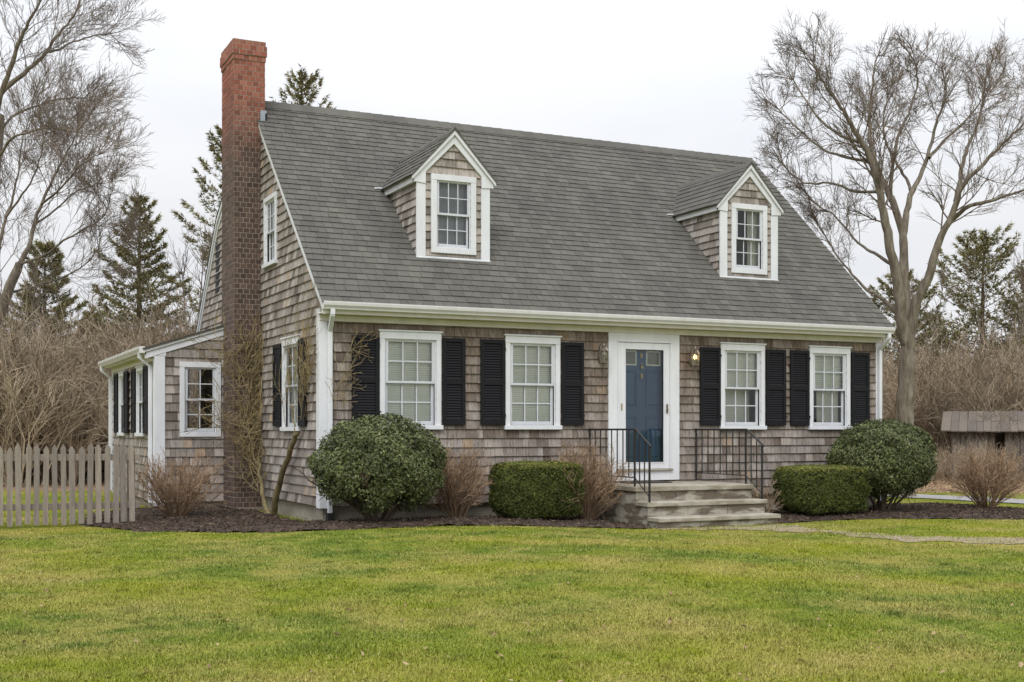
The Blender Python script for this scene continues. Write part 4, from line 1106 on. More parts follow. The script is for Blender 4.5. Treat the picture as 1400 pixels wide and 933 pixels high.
# ------------------------------------------------------------------ emit shingles and bricks: the largest 300 of each as objects
def emit(store, piece, rest, mat, limit=300):
    A = np.array([s[1] for s in store]); px = proj_px(A)
    f = px[:, [3, 2, 6, 7]]
    area = 0.5 * np.abs(sum(f[:, i, 0] * f[:, (i + 1) % 4, 1] - f[:, (i + 1) % 4, 0] * f[:, i, 1] for i in range(4)))
    nrm = np.cross(A[:, 2] - A[:, 3], A[:, 7] - A[:, 3]); ctr = A.mean(1)
    facing = np.einsum('ij,ij->i', nrm, CAM - ctr) > 0
    c = px.mean(1); inside = (c[:, 0] > 0) & (c[:, 0] < 1400) & (c[:, 1] > 0) & (c[:, 1] < 933)
    score = np.where(facing & inside, area, -1)
    order = np.argsort(-score); pick = set(order[:limit].tolist())
    groups = {}
    for i, (par, vs, t) in enumerate(store):
        if i in pick:
            me = bpy.data.meshes.new(piece)
            me.from_pydata([tuple(v) for v in vs], [], [tuple(int(q) for q in g) for g in BOXF])
            a = me.attributes.new('tint', 'FLOAT', 'FACE'); a.data.foreach_set('value', np.full(6, t, np.float32))
            me.materials.append(mat); link(piece, me, par)
        else:
            groups.setdefault(par.name, (par, []))[1].append(i)
    for par, idx in groups.values():
        VV = A[idx].reshape(-1, 3); FF = (BOXF[None] + (np.arange(len(idx)) * 8)[:, None, None]).reshape(-1, 4)
        o = mesh_np(rest, VV, FF, mat, par, tint=np.repeat([store[i][2] for i in idx], 6)); o['kind'] = 'stuff'
emit(pieces_wall, 'shingle', 'shingle_courses', M['cedar'])
emit(pieces_roof, 'roof_shingle', 'roof_shingle_courses', M['roof'])
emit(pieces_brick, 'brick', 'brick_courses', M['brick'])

# ------------------------------------------------------------------ front steps, railings, lanterns, mat
SXA, SXB = 3.945, 5.93
steps = empty('front_steps', (4.94, -1.0, -0.06), label='three concrete front steps with stone slabs leading up to the blue door', cat='steps')
def rel(o, root):
    o.data.transform(__import__('mathutils').Matrix.Translation([-c for c in root.location])); o.parent = root; return o
for (yf, zt, th, yb) in ((-1.42, 0.472, 0.068, -0.025), (-1.72, 0.272, 0.06, -1.395), (-2.02, 0.082, 0.058, -1.695)):
    m = MB(); m.box(SXA, SXB, yf, yb, zt - th, zt)
    rel(m.build('tread', M['tread'], bevel=0.008), steps)
for (yf, z0, z1, yb) in ((-1.39, 0.2125, 0.403, -0.03), (-1.69, 0.0245, 0.2115, -0.032), (-1.99, -0.35, 0.0235, -0.034)):
    xs = [SXA + 0.025, SXA + 0.025 + 0.64, SXA + 0.025 + 1.30, SXB - 0.025]
    for a, b in zip(xs[:-1], xs[1:]):
        m = MB(); m.box(a + 0.002, b - 0.002, yf + random.uniform(0, .004), yb, z0, z1); rel(m.build('step_block', M['riser'], bevel=0.005), steps)

def railing(x, label):
    r = empty('iron_railing', (x, -1.2, 0.47), label=label, cat='railing', group='iron railings beside the front steps')
    def part(name, fn, bev=0.0):
        m = MB(); fn(m); rel(m.build(name, M['iron'], bevel=bev), r)
    y0, y1, y2 = -0.045, -1.30, -1.68; zt, zb = 1.255, 0.595; zt2, zb2 = 1.03, 0.345
    part('post', lambda m: (m.box(x - .011, x + .011, y1 - .011, y1 + .011, 0.472, zt - .002)))
    part('post', lambda m: (m.box(x - .011, x + .011, y2 - .011, y2 + .011, 0.272, zt2 - .002)))
    part('post', lambda m: (m.box(x - .010, x + .010, y0 - .010, y0 + .010, 0.472, zt - .002), m.tube([(x, y0, zt + .018), (x, y0, zt - .01)], .016, 8)))
    part('handrail', lambda m: m.tube([(x, y0 + .02, zt), (x, y1 - .02, zt), (x, y1 - .05, zt - .012), (x, y2 - .02, zt2 + 0.004), (x, y2 - .045, zt2 - .012)], 0.014, 8))
    part('bottom_rail', lambda m: m.tube([(x, y0, zb), (x, y1, zb), (x, y2, zb2)], 0.008, 6))
    for i in range(1, 8):
        y = y0 + (y1 - y0) * i / 8
        part('baluster', lambda m: m.box(x - .0065, x + .0065, y - .0065, y + .0065, zb, zt - .005))
    for i in (1, 2):
        t = i / 3; y = y1 + (y2 - y1) * t
        part('baluster', lambda m: m.box(x - .0065, x + .0065, y - .0065, y + .0065, zb + (zb2 - zb) * t, zt + (zt2 - zt) * t - .006))
    def scroll(m):
        pts = [(x, y0 + .0 + 0.03 - 0.06 * math.sin(a) * (1 - a / 8), zt - 0.055 - 0.04 * math.cos(a) * (1 - a / 8)) for a in np.linspace(0, 6, 16)]
        m.tube(pts, 0.007, 5)
    part('scroll', scroll)
railing(4.0, 'black iron step railing in front of the blue door')
railing(5.86, 'black iron step railing below the window, away from the door')

def lantern(x, lit, label):
    y, z = -0.11, 2.34
    r = empty('wall_lantern', (x, 0, z), label=label, cat='lantern', group='wall lanterns either side of the front door')
    r.scale = (1.3, 1.3, 1.2)
    def part(name, fn, mat, **k):
        m = MB(); fn(m); return rel(m.build(name, M[mat], **k), r)
    def fr(m):
        n = 6
        for i in range(n):
            a = 2 * PI * i / n; p, q = (x + .055 * math.cos(a), y + .055 * math.sin(a)), (x + .042 * math.cos(a), y + .042 * math.sin(a))
            m.tube([(*q, z - .095), (*p, z + .05)], .0062, 5); m.tube([(*p, z + .05), (x, y, z + .125)], .0062, 5)
            b = 2 * PI * (i + 1) / n
            m.tube([(*p, z + .05), (x + .055 * math.cos(b), y + .055 * math.sin(b), z + .05)], .0062, 5)
            m.tube([(*q, z - .095), (x + .042 * math.cos(b), y + .042 * math.sin(b), z - .095)], .0062, 5)
        m.lathe((x, y, z), [(.001, -.135), (.014, -.125), (.010, -.108), (.040, -.098), (.043, -.088), (.004, -.086)], 12)
        m.lathe((x, y, z), [(.03, .105), (.012, .125), (.006, .145), (.011, .155), (.001, .168)], 10)
    part('cage', fr, 'pewter')
    def arm(m):
        m.lathe((x, -0.02, z - .02), [(.001, -.07), (.02, -.06), (.028, 0), (.02, .06), (.001, .07)], 10)
        pts = [(x - .03 * math.sin(t), -0.02 - .09 * t / PI, z + .02 + .10 * math.sin(t * .55) + .02) for t in np.linspace(0, PI, 9)]
        m.tube(pts, .006, 6)
    part('bracket', arm, 'pewter')
    part('candle', lambda m: m.lathe((x, y, z), [(.009, -.086), (.009, -.02)], 10), 'dullbulb')
    part('bulb', lambda m: m.lathe((x, y, z), [(.002, -.019), (.015, -.005), (.019, .015), (.010, .04), (.001, .06)], 12), 'bulb' if lit else 'dullbulb', smooth=True)
    g = MB()
    for i in range(6):
        a, b = 2 * PI * i / 6, 2 * PI * (i + 1) / 6; o = len(g.v)
        g.v += [(x + .041 * math.cos(a), y + .041 * math.sin(a), z - .09), (x + .041 * math.cos(b), y + .041 * math.sin(b), z - .09), (x + .053 * math.cos(b), y + .053 * math.sin(b), z + .048), (x + .053 * math.cos(a), y + .053 * math.sin(a), z + .048)]
        g.f.append((o, o + 1, o + 2, o + 3)); g.t.append(.5)
    rel(g.build('pane', M['glass']), r)
lantern(4.18, False, 'unlit wall lantern on the shingles left of the blue door')
lantern(5.775, True, 'glowing wall lantern on the shingles right of the blue door')
mat = empty('door_mat', (4.72, -0.3, 0.472), label='flat dark door mat at the foot of the blue door', cat='door mat')
m = MB(); m.box(4.38, 5.10, -0.56, -0.10, 0.474, 0.490); rel(m.build('mat_body', M['mat'], bevel=.004), mat)

# ------------------------------------------------------------------ picket fence
FA, FB = np.array([-2.22, 0.96]), np.array([-8.0, 1.25])
fd = (FB - FA) / np.linalg.norm(FB - FA); fn_ = np.array([-fd[1], fd[0]])
fence = empty('picket_fence', (-4.5, 1.1, 0.05), label='weathered grey wooden picket fence left of the house', cat='fence')
fz = 0.05
FT = lambda u, v, w=0.0: np.array([*(FA + fd * u + fn_ * w), fz + v])
nP = 54
for i in range(nP):
    u = 0.06 + i * 0.107 + random.uniform(-.006, .006); wd = random.uniform(.062, .075); h = random.uniform(.97, 1.035); ln = random.uniform(-.018, .018)
    m = MB(); a, b = u, u + wd; c = (a + b) / 2; lo = random.uniform(-.03, .0)
    m.poly_prism(FT, [(a, lo), (b, lo), (b + ln, h - .07), (b + ln + .0, h - .06), (c + ln, h), (a + ln, h - .06)], 0.0, 0.02)
    rel(m.build('picket', M['fence']), fence)
for v in (0.17, 0.80):
    m = MB(); m.lbox(FT, 0.0, nP * 0.107, v, v + 0.085, -0.045, -0.004); rel(m.build('rail', M['fence'], bevel=.004), fence)
for u in (0.06, 2.4, 4.8):
    m = MB(); m.lbox(FT, u, u + .095, -0.1, 0.93, -0.145, -0.05); rel(m.build('post', M['fence'], bevel=.006), fence)

# ------------------------------------------------------------------ foliage helpers
def leaf_quads(c, n_dir, L, Wd, fold=0.25):
    """folded rhombus leaves at centres c facing n_dir; 2 triangles each -> V, F(3)"""
    n = len(c)
    nd = n_dir / (np.linalg.norm(n_dir, axis=1, keepdims=True) + 1e-9)
    r = rng.normal(size=(n, 3)); u = r - (r * nd).sum(1, keepdims=True) * nd; u /= np.linalg.norm(u, axis=1, keepdims=True) + 1e-9
    v = np.cross(nd, u)
    L, Wd = np.broadcast_to(L, n)[:, None], np.broadcast_to(Wd, n)[:, None]
    V = np.stack([c - u * L / 2, c + v * Wd / 2 + nd * Wd * fold, c + u * L / 2, c - v * Wd / 2 + nd * Wd * fold], 1).reshape(-1, 3)
    F = (np.array([[0, 2, 1], [0, 3, 2]])[None] + (np.arange(n) * 4)[:, None, None]).reshape(-1, 3)
    return V, F

def unit(n):
    v = rng.normal(size=(n, 3)); return v / np.linalg.norm(v, axis=1, keepdims=True)

TOP = [1e9]          # branches that would rise above this height are not grown
def grow(p, d, length, r, level, out, maxlev, up=0.25, wig=0.22, kids=(5, 4, 4, 3), spread=(0.55, 0.65, 0.7, 0.8), shrink=0.55, rmin=0.004, nseg=4, t0=0.25, tint=None, rr=None):
    """recursive bare branching; out[level] collects (pts, rad, tint)"""
    if level >= 2: nseg = min(nseg, 3)
    pts = [p]; d = d / np.linalg.norm(d)
    for i in range(nseg):
        d = d + np.array([random.gauss(0, wig), random.gauss(0, wig), random.gauss(0, wig) + up * 0.25]); d /= np.linalg.norm(d)
        pts.append(pts[-1] + d * length / nseg)
    pts = np.array(pts)
    if pts[-1, 2] > TOP[0] + random.gauss(0, .2): return
    rad = np.linspace(r, max(rmin * 0.6, r * 0.4), nseg + 1)
    out.setdefault(level, []).append((pts, rad, random.random() if tint is None else tint(level)))
    if level >= maxlev: return
    k = kids[min(level, len(kids) - 1)]; k = max(1, int(round(k * random.uniform(0.75, 1.3))))
    for i in range(k):
        t = t0 + (1 - t0) * (i + random.random()) / k
        a = t * nseg; j = min(int(a), nseg - 1)
        q = pts[j] + (pts[j + 1] - pts[j]) * (a - j)
        dd = pts[j + 1] - pts[j]; dd = dd / np.linalg.norm(dd)
        s = np.array([random.gauss(0, 1) for _ in range(3)]); s -= s @ dd * dd; s /= np.linalg.norm(s) + 1e-9
        sp = spread[min(level, len(spread) - 1)] * random.uniform(0.6, 1.3)
        nd = dd * math.cos(sp) + s * math.sin(sp) + np.array([0, 0, up * 0.5])
        grow(q, nd, length * shrink * random.uniform(0.6, 1.15) * (1.15 - 0.45 * t), max(rmin, r * 0.55 * (1.1 - 0.4 * t)), level + 1, out, maxlev, up, wig, kids, spread, shrink, rmin, nseg, t0, tint)

def bezier_refine(P, n=4):
    P = np.array(P, float); k = len(P); t = np.linspace(0, k - 1, (k - 1) * n + 1)
    Q = np.empty((len(t), 3))
    for a, tv in enumerate(t):
        i = min(int(tv), k - 2); f = tv - i
        p0, p1, p2, p3 = P[max(i - 1, 0)], P[i], P[i + 1], P[min(i + 2, k - 1)]
        Q[a] = 0.5 * ((2 * p1) + (-p0 + p2) * f + (2 * p0 - 5 * p1 + 4 * p2 - p3) * f * f + (-p0 + 3 * p1 - 3 * p2 + p3) * f ** 3)
    return Q

def bare_tree(label, base, limbs, side=9, twig_len=1.15, maxlev=3, rmin=0.0045, kids=(5, 5, 4), seed=1, up=0.35, crown_from=0.25, thick=0.78, zmax=99.0):
    random.seed(seed); TOP[0] = zmax
    root = empty('bare_tree', base, label=label, cat='tree', group='leafless trees around the house')
    tr, out = [], {}
    for li, (r0, r1, pts) in enumerate(limbs):
        Q = bezier_refine(pts)
        Q[1:-1] += rng.normal(0, 0.010 if li else .006, Q[1:-1].shape)
        r1 = min(r1, .013) if li else r1
        R = (r0 * (thick if li else 1) - r1) * np.linspace(1, 0, len(Q)) ** (1.25 if li else .5) + r1
        if li == 0: R[:3] *= np.array([1.35, 1.15, 1.05])
        R = R * (1 + rng.normal(0, .035, len(R)))
        tr.append((Q, R, 0.5))
        if li == 0: continue
        seg = np.linalg.norm(np.diff(Q, axis=0), axis=1); cum = np.r_[0, np.cumsum(seg)]; tot = cum[-1]
        n = int(tot * side / 2.2)
        for s in range(n):
            t = crown_from + (1 - crown_from) * ((s + random.random()) / n) ** .75
            a = t * tot; j = min(np.searchsorted(cum, a) - 1, len(Q) - 2); j = max(j, 0)
            q = Q[j] + (Q[j + 1] - Q[j]) * ((a - cum[j]) / (seg[j] + 1e-9)); dd = (Q[j + 1] - Q[j]) / (seg[j] + 1e-9)
            sd = np.array([random.gauss(0, 1) for _ in range(3)]); sd -= sd @ dd * dd; sd /= np.linalg.norm(sd)
            sp = random.uniform(0.5, 1.15)
            nd = dd * math.cos(sp) + sd * math.sin(sp) + np.array([0, 0, 0.15])
            grow(q, nd, twig_len * random.uniform(0.7, 1.45) * (1.15 - 0.35 * t), max(0.008, R[j] * 0.26), 0, out, maxlev - 1, up=up, kids=kids, rmin=rmin, wig=0.16, nseg=4, shrink=0.6)
        # the limb tip itself breaks into twigs
        for s in range(4):
            dd = Q[-1] - Q[-3]; grow(Q[-1], dd / np.linalg.norm(dd) + np.array([random.gauss(0, .35) for _ in range(3)]), twig_len * random.uniform(.6, 1.0), 0.010, 0, out, maxlev - 1, up=up, kids=kids, rmin=rmin, wig=0.15)
    V, F, T = join([paths_mesh([p], 10) for p in tr])
    mesh_np('trunk', V, F, M['bark'], root, tint=T, smooth=True)
    parts = [paths_mesh(out[l], 5 if l == 0 else 3) for l in out]
    V, F, T = join(parts)
    mesh_np('crown', V, F, M['twig'], root, tint=T)
    TOP[0] = 1e9
    return root

RIGHT_LIMBS = [
    (0.225, 0.08, [(0.00, 0.00, -0.03), (0.01, -0.01, 0.56), (0.03, -0.01, 1.14), (0.05, -0.02, 2.00), (0.08, -0.04, 2.71), (0.09, -0.04, 3.22)]),
    (0.17, 0.03, [(0.08, -0.04, 3.00), (-0.07, -0.04, 3.40), (-0.16, -0.07, 4.02), (-0.31, -0.07, 4.62), (-0.50, -0.06, 5.30), (-0.62, -0.07, 5.81), (-0.82, -0.05, 6.47), (-1.06, -0.01, 6.84), (-1.29, 0.03, 7.20), (-1.49, 0.05, 7.48), (-1.76, 0.11, 7.79), (-1.93, 0.14, 8.05), (-2.08, 0.14, 8.3)]),
    (0.15, 0.03, [(0.09, -0.04, 3.07), (0.13, 0.06, 3.83), (0.18, 0.15, 4.48), (0.24, 0.25, 5.18), (0.14, 0.42, 5.84), (0.08, 0.57, 6.19), (-0.05, 0.75, 6.79), (-0.04, 0.86, 7.17), (0.03, 0.96, 7.73), (0.14, 1.02, 8.21), (0.26, 1.09, 8.75), (0.40, 1.14, 9.0)]),
    (0.1, 0.02, [(0.30, 0.30, 5.19), (0.48, 0.38, 5.70), (0.68, 0.45, 6.15), (0.97, 0.48, 6.57), (1.25, 0.51, 7.18), (1.48, 0.57, 7.71), (1.75, 0.60, 8.25), (1.79, 0.75, 8.81)]),
    (0.15, 0.03, [(0.09, -0.04, 2.80), (0.14, -0.20, 3.71), (0.26, -0.42, 4.26), (0.34, -0.60, 4.91), (0.48, -0.82, 5.45), (0.54, -1.00, 5.95), (0.74, -1.24, 6.26), (1.01, -1.52, 6.69), (1.28, -1.80, 7.07), (1.48, -2.04, 7.69)]),
    (0.07, 0.02, [(0.65, -0.65, 5.39), (0.74, -1.02, 5.59), (0.92, -1.44, 5.66), (1.08, -1.85, 5.75), (1.30, -2.29, 5.79)]),
    (0.07, 0.02, [(0.64, -0.75, 5.72), (0.83, -0.66, 6.17), (1.04, -0.57, 6.63), (1.28, -0.50, 7.01), (1.57, -0.45, 7.49), (1.77, -0.37, 8.14), (1.97, -0.28, 8.5)]),
    (0.06, 0.02, [(0.19, 0.46, 5.85), (0.14, 0.49, 6.10), (0.20, 0.46, 6.71), (0.28, 0.42, 7.20), (0.44, 0.34, 7.55), (0.52, 0.31, 7.81), (0.64, 0.25, 8.31), (0.57, 0.28, 8.7)]),
    (0.05, 0.02, [(0.75, 0.53, 6.14), (0.83, 0.75, 6.37), (0.83, 1.01, 6.79), (0.83, 1.26, 7.12), (0.87, 1.50, 7.63), (1.11, 1.65, 8.26), (1.39, 1.77, 8.7)]),
    (0.05, 0.015, [(1.06, 0.38, 6.82), (1.60, 0.56, 7.23), (2.23, 0.71, 7.64), (2.87, 0.84, 8.19), (3.38, 1.04, 8.6)]),
    (0.06, 0.015, [(-0.06, 0.03, 3.58), (-0.07, 0.48, 3.92), (-0.08, 0.93, 4.17), (-0.05, 1.35, 4.49), (-0.14, 1.84, 5.03), (-0.16, 2.29, 5.63)]),
    (0.05, 0.015, [(-0.18, 0.09, 4.55), (-0.23, 0.53, 4.83), (-0.26, 0.96, 5.08), (-0.39, 1.44, 5.63), (-0.62, 1.96, 6.08)]),
    (0.05, 0.015, [(-0.75, 0.03, 6.49), (-0.86, 0.58, 6.69), (-1.01, 1.15, 6.94), (-1.12, 1.70, 7.42), (-1.24, 2.26, 7.98)]),
    (0.05, 0.015, [(-1.01, 0.04, 6.85), (-1.13, 0.69, 7.19), (-1.17, 1.30, 7.77), (-1.16, 1.89, 8.51)]),
    (0.045, 0.015, [(-0.53, 0.03, 5.95), (-0.66, 0.59, 6.03), (-0.81, 1.17, 6.30), (-0.99, 1.75, 6.39), (-1.11, 2.31, 6.86)]),
]
LEFTA_LIMBS = [
    (0.26, 0.17, [(0.00, 0.00, 0.0), (0.12, -0.06, 2.35), (0.23, -0.11, 4.61), (0.35, -0.17, 6.70), (0.48, -0.23, 8.16)]),
    (0.11, 0.02, [(0.44, -0.21, 7.83), (0.55, -0.40, 8.51), (0.70, -0.61, 8.91), (0.82, -0.81, 9.35), (0.95, -1.01, 9.71), (1.10, -1.22, 10.05), (1.28, -1.44, 10.30), (1.35, -1.62, 10.67), (1.37, -1.76, 11.32)]),
    (0.11, 0.02, [(0.48, -0.23, 8.32), (0.63, -0.16, 8.71), (0.96, -0.18, 9.05), (1.30, -0.21, 9.40), (1.54, -0.19, 9.71), (1.79, -0.17, 10.15), (2.09, -0.17, 10.55), (2.22, -0.10, 10.88), (2.30, 0.01, 11.42)]),
    (0.05, 0.015, [(1.50, -0.16, 9.68), (1.78, -0.02, 9.81), (2.04, 0.13, 10.02), (2.48, 0.20, 10.27), (2.94, 0.25, 10.41)]),
    (0.06, 0.015, [(0.44, -0.21, 7.51), (0.79, 0.03, 8.17), (1.27, 0.22, 8.51), (1.83, 0.37, 8.78), (2.40, 0.51, 8.91)]),
    (0.06, 0.015, [(0.38, -0.18, 6.87), (0.68, -0.74, 7.42), (1.01, -1.31, 7.57), (1.47, -1.95, 7.56), (1.91, -2.58, 7.39)]),
    (0.1, 0.02, [(0.35, -0.17, 6.70), (-0.02, 0.38, 7.91), (-0.30, 0.89, 9.32), (-0.45, 1.32, 10.76)]),
]
LEFTB_LIMBS = [
    (0.17, 0.1, [(0.00, 0.00, 0.0), (0.12, -0.06, 2.59), (0.32, -0.15, 3.97), (0.57, -0.27, 4.86), (0.87, -0.42, 5.69)]),
    (0.1, 0.02, [(0.87, -0.42, 5.69), (1.08, -0.39, 6.12), (1.23, -0.34, 6.73), (1.43, -0.31, 7.35), (1.73, -0.32, 8.03), (2.05, -0.35, 8.73), (2.34, -0.36, 9.36), (2.48, -0.30, 9.90)]),
    (0.06, 0.015, [(0.87, -0.42, 5.65), (1.47, -0.97, 5.87), (1.89, -1.44, 6.21), (2.33, -1.92, 6.46), (2.76, -2.39, 6.76), (2.90, -2.72, 7.10)]),
    (0.09, 0.02, [(0.21, -0.10, 3.58), (0.36, 0.02, 5.37), (0.41, 0.18, 6.27), (0.56, 0.30, 7.00), (0.72, 0.42, 7.47), (0.89, 0.52, 8.29), (1.00, 0.66, 9.14), (1.19, 0.76, 9.90)]),
    (0.05, 0.015, [(1.23, -0.26, 6.74), (1.79, -0.08, 7.25), (2.38, 0.08, 7.83), (2.98, 0.23, 8.12)]),
    (0.05, 0.015, [(1.43, -0.35, 7.34), (1.87, -1.23, 7.66), (2.24, -2.07, 8.12), (2.60, -2.91, 8.27)]),
    (0.05, 0.015, [(0.53, -0.26, 6.91), (0.90, -0.80, 7.46), (1.23, -1.33, 8.07), (1.37, -1.77, 8.77)]),
    (0.05, 0.015, [(0.59, 0.05, 4.89), (1.19, -0.60, 5.05), (1.78, -1.24, 5.21), (2.27, -1.84, 5.46), (2.66, -2.39, 5.90)]),
]
bare_tree('big leafless tree with forked grey trunk at the right corner of the house', (12.51, 2.62, -0.06), RIGHT_LIMBS, seed=3, side=12, twig_len=.92, zmax=9.45, kids=(7, 7, 5), up=0.1, rmin=0.0037, crown_from=.38, thick=.74)
bare_tree('tall leafless tree whose limbs reach in at the top left', (-3.84, 13.79, 0.06), LEFTA_LIMBS, seed=5, side=12, twig_len=1.15, kids=(8, 7, 4), rmin=.0040, up=0.2, thick=.62)
bare_tree('slender leafless tree leaning right in front of the left pines', (-3.35, 20.21, 0.06), LEFTB_LIMBS, seed=8, side=12, twig_len=1.3, rmin=0.0045, kids=(7, 7, 4), up=0.2, thick=.7)

# ------------------------------------------------------------------ conifers
def conifer(label, base, h, rad, lo=0.12, droop=-0.1, dens=1.0, seed=1, gap=0.0, rise=0.35, tshift=0.0):
    random.seed(seed)
    r = np.random.default_rng(seed)
    root = empty('pine_tree', base, label=label, cat='tree', group='evergreen trees behind the house')
    tr = [(np.array([(0, 0, 0), (0.04, 0.02, h * .3), (-0.03, 0.03, h * .65), (0, 0, h * 0.99)]), np.array([h * .02, h * .016, h * .009, .012]), .5)]
    br, cs_, ds_ = [], [], []
    z = h * lo
    while z < h * 0.985:
        f = (z - h * lo) / (h * (1 - lo))
        R = rad * (1 - f) ** 0.8 * (0.55 + 0.45 * min(1, f * 4 + .3)) + 0.12
        n = max(4, int(round(6 - f * 2)))
        a0 = random.uniform(0, 2 * PI)
        for i in range(n):
            if random.random() < gap: continue
            a = a0 + 2 * PI * i / n + random.gauss(0, .25); L = R * random.uniform(0.62, 1.12); zz = z + random.uniform(-.12, .12) * h * .05
            k = 7; t = np.linspace(0, 1, k)
            sl = rise * f + droop * (1 - f)
            pz = zz + L * (sl * t + 0.30 * t ** 2 * (0.5 + f)) + random.gauss(0, .03)
            P = np.stack([np.cos(a) * L * t, np.sin(a) * L * t, pz], -1); br.append((P, np.linspace(.010 + .004 * L, .005, k), .3))
            m = int((20 + 38 * L) * dens)
            tt = r.beta(2.2, 1.2, m) * 0.98 + 0.02
            c = np.stack([np.interp(tt, t, P[:, q]) for q in range(3)], -1)
            side = np.array([-np.sin(a), np.cos(a), 0])
            wd = 0.30 * L * (1.1 - tt) + 0.06
            s = r.uniform(-1, 1, m)
            c += side * (s * wd)[:, None] + np.array([0, 0, 1]) * (r.normal(0, .05, m) + 0.03)[:, None] - np.array([np.cos(a), np.sin(a), 0]) * (np.abs(s) * wd * .25)[:, None]
            d = np.array([np.cos(a), np.sin(a), 0.25]) + side * (s * .9)[:, None] + r.normal(0, .35, (m, 3)) + np.array([0, 0, .25])
            cs_.append(c); ds_.append(d)
        z += h * random.uniform(0.030, 0.048) * (1.15 - .4 * f)
    # leader tuft
    m = 26; cs_.append(np.stack([r.normal(0, .05, m), r.normal(0, .05, m), h * r.uniform(.93, 1.0, m)], -1)); ds_.append(np.array([0, 0, 1.0]) + r.normal(0, .35, (m, 3)))
    V, F, T = join([paths_mesh(tr, 8), paths_mesh(br, 3)])
    mesh_np('trunk', V, F, M['pinebark'], root, tint=T, smooth=True)
    c, d = np.concatenate(cs_), np.concatenate(ds_); d /= np.linalg.norm(d, axis=1, keepdims=True)
    # every spray: a short fan of narrow blades
    k = 5; n = len(c)
    C = np.repeat(c, k, 0); D = np.repeat(d, k, 0) + r.normal(0, .42, (n * k, 3)); D /= np.linalg.norm(D, axis=1, keepdims=True)
    L = r.uniform(.11, .24, n * k)[:, None]; w = r.uniform(.011, .024, n * k)[:, None]
    S = np.cross(D, r.normal(size=(n * k, 3))); S /= np.linalg.norm(S, axis=1, keepdims=True) + 1e-9
    V = np.stack([C - S * w, C + S * w, C + D * L], 1).reshape(-1, 3); F = np.arange(len(V)).reshape(-1, 3)
    tint = np.repeat(np.clip(r.normal(.45, .25, n), 0, 1), k)
    mesh_np('crown', V, F, M['needle'], root, tint=tint)
conifer('tall pointed evergreen rising left of the chimney', (2.5, 31.8, 0), 10.0, 2.6, lo=0.30, seed=21, rise=.5)
conifer('broad dark evergreen half hidden by bare branches at the far left', (-0.7, 33.4, 0), 8.3, 2.6, lo=0.22, seed=22, dens=1.1)
conifer('loose evergreen showing just left of the brick chimney', (5.35, 30.3, 0), 12.4, 3.5, lo=0.28, seed=23, gap=.35, rise=.75, dens=.85)
conifer('evergreen whose tip shows above the roof right of the chimney', (8.0, 29.2, 0), 14.6, 3.0, lo=0.3, seed=24, rise=1.2, droop=.3, gap=.1)
conifer('small low evergreen between the two left evergreens', (1.0, 32.9, 0), 5.6, 1.7, lo=0.3, seed=25)
conifer('wide evergreen behind the right bare tree', (31.2, 18.2, 0), 8.5, 4.4, lo=0.34, seed=26, gap=.3, rise=.75, dens=.8)
conifer('shorter evergreen seen through the forks of the right tree', (28.4, 19.4, 0), 6.9, 2.9, lo=0.35, seed=27, gap=.3, rise=.7, dens=.8)
conifer('evergreen at the right edge of the photo', (33.4, 17.6, 0), 7.2, 3.0, lo=0.35, seed=28, gap=.3, rise=.7, dens=.8)

# ------------------------------------------------------------------ brush thicket (nobody could count it)
def bush_proto(seed, stems=22, h=1.0):
    random.seed(seed); out = {}
    for s in range(stems):
        a = random.uniform(0, 2 * PI); q = np.array([math.cos(a) * .12, math.sin(a) * .12, 0]) * random.random()
        d = np.array([math.cos(a) * .35, math.sin(a) * .35, 1.0])
        grow(q, d, h * random.uniform(.6, 1.0), .0052, 0, out, 2, up=.15, wig=.2, kids=(6, 4), spread=(.6, .8), shrink=.5, rmin=.0021, nseg=3)
    return join([paths_mesh(out[l], 3) for l in out])
protos = [bush_proto(40 + i) for i in range(7)]

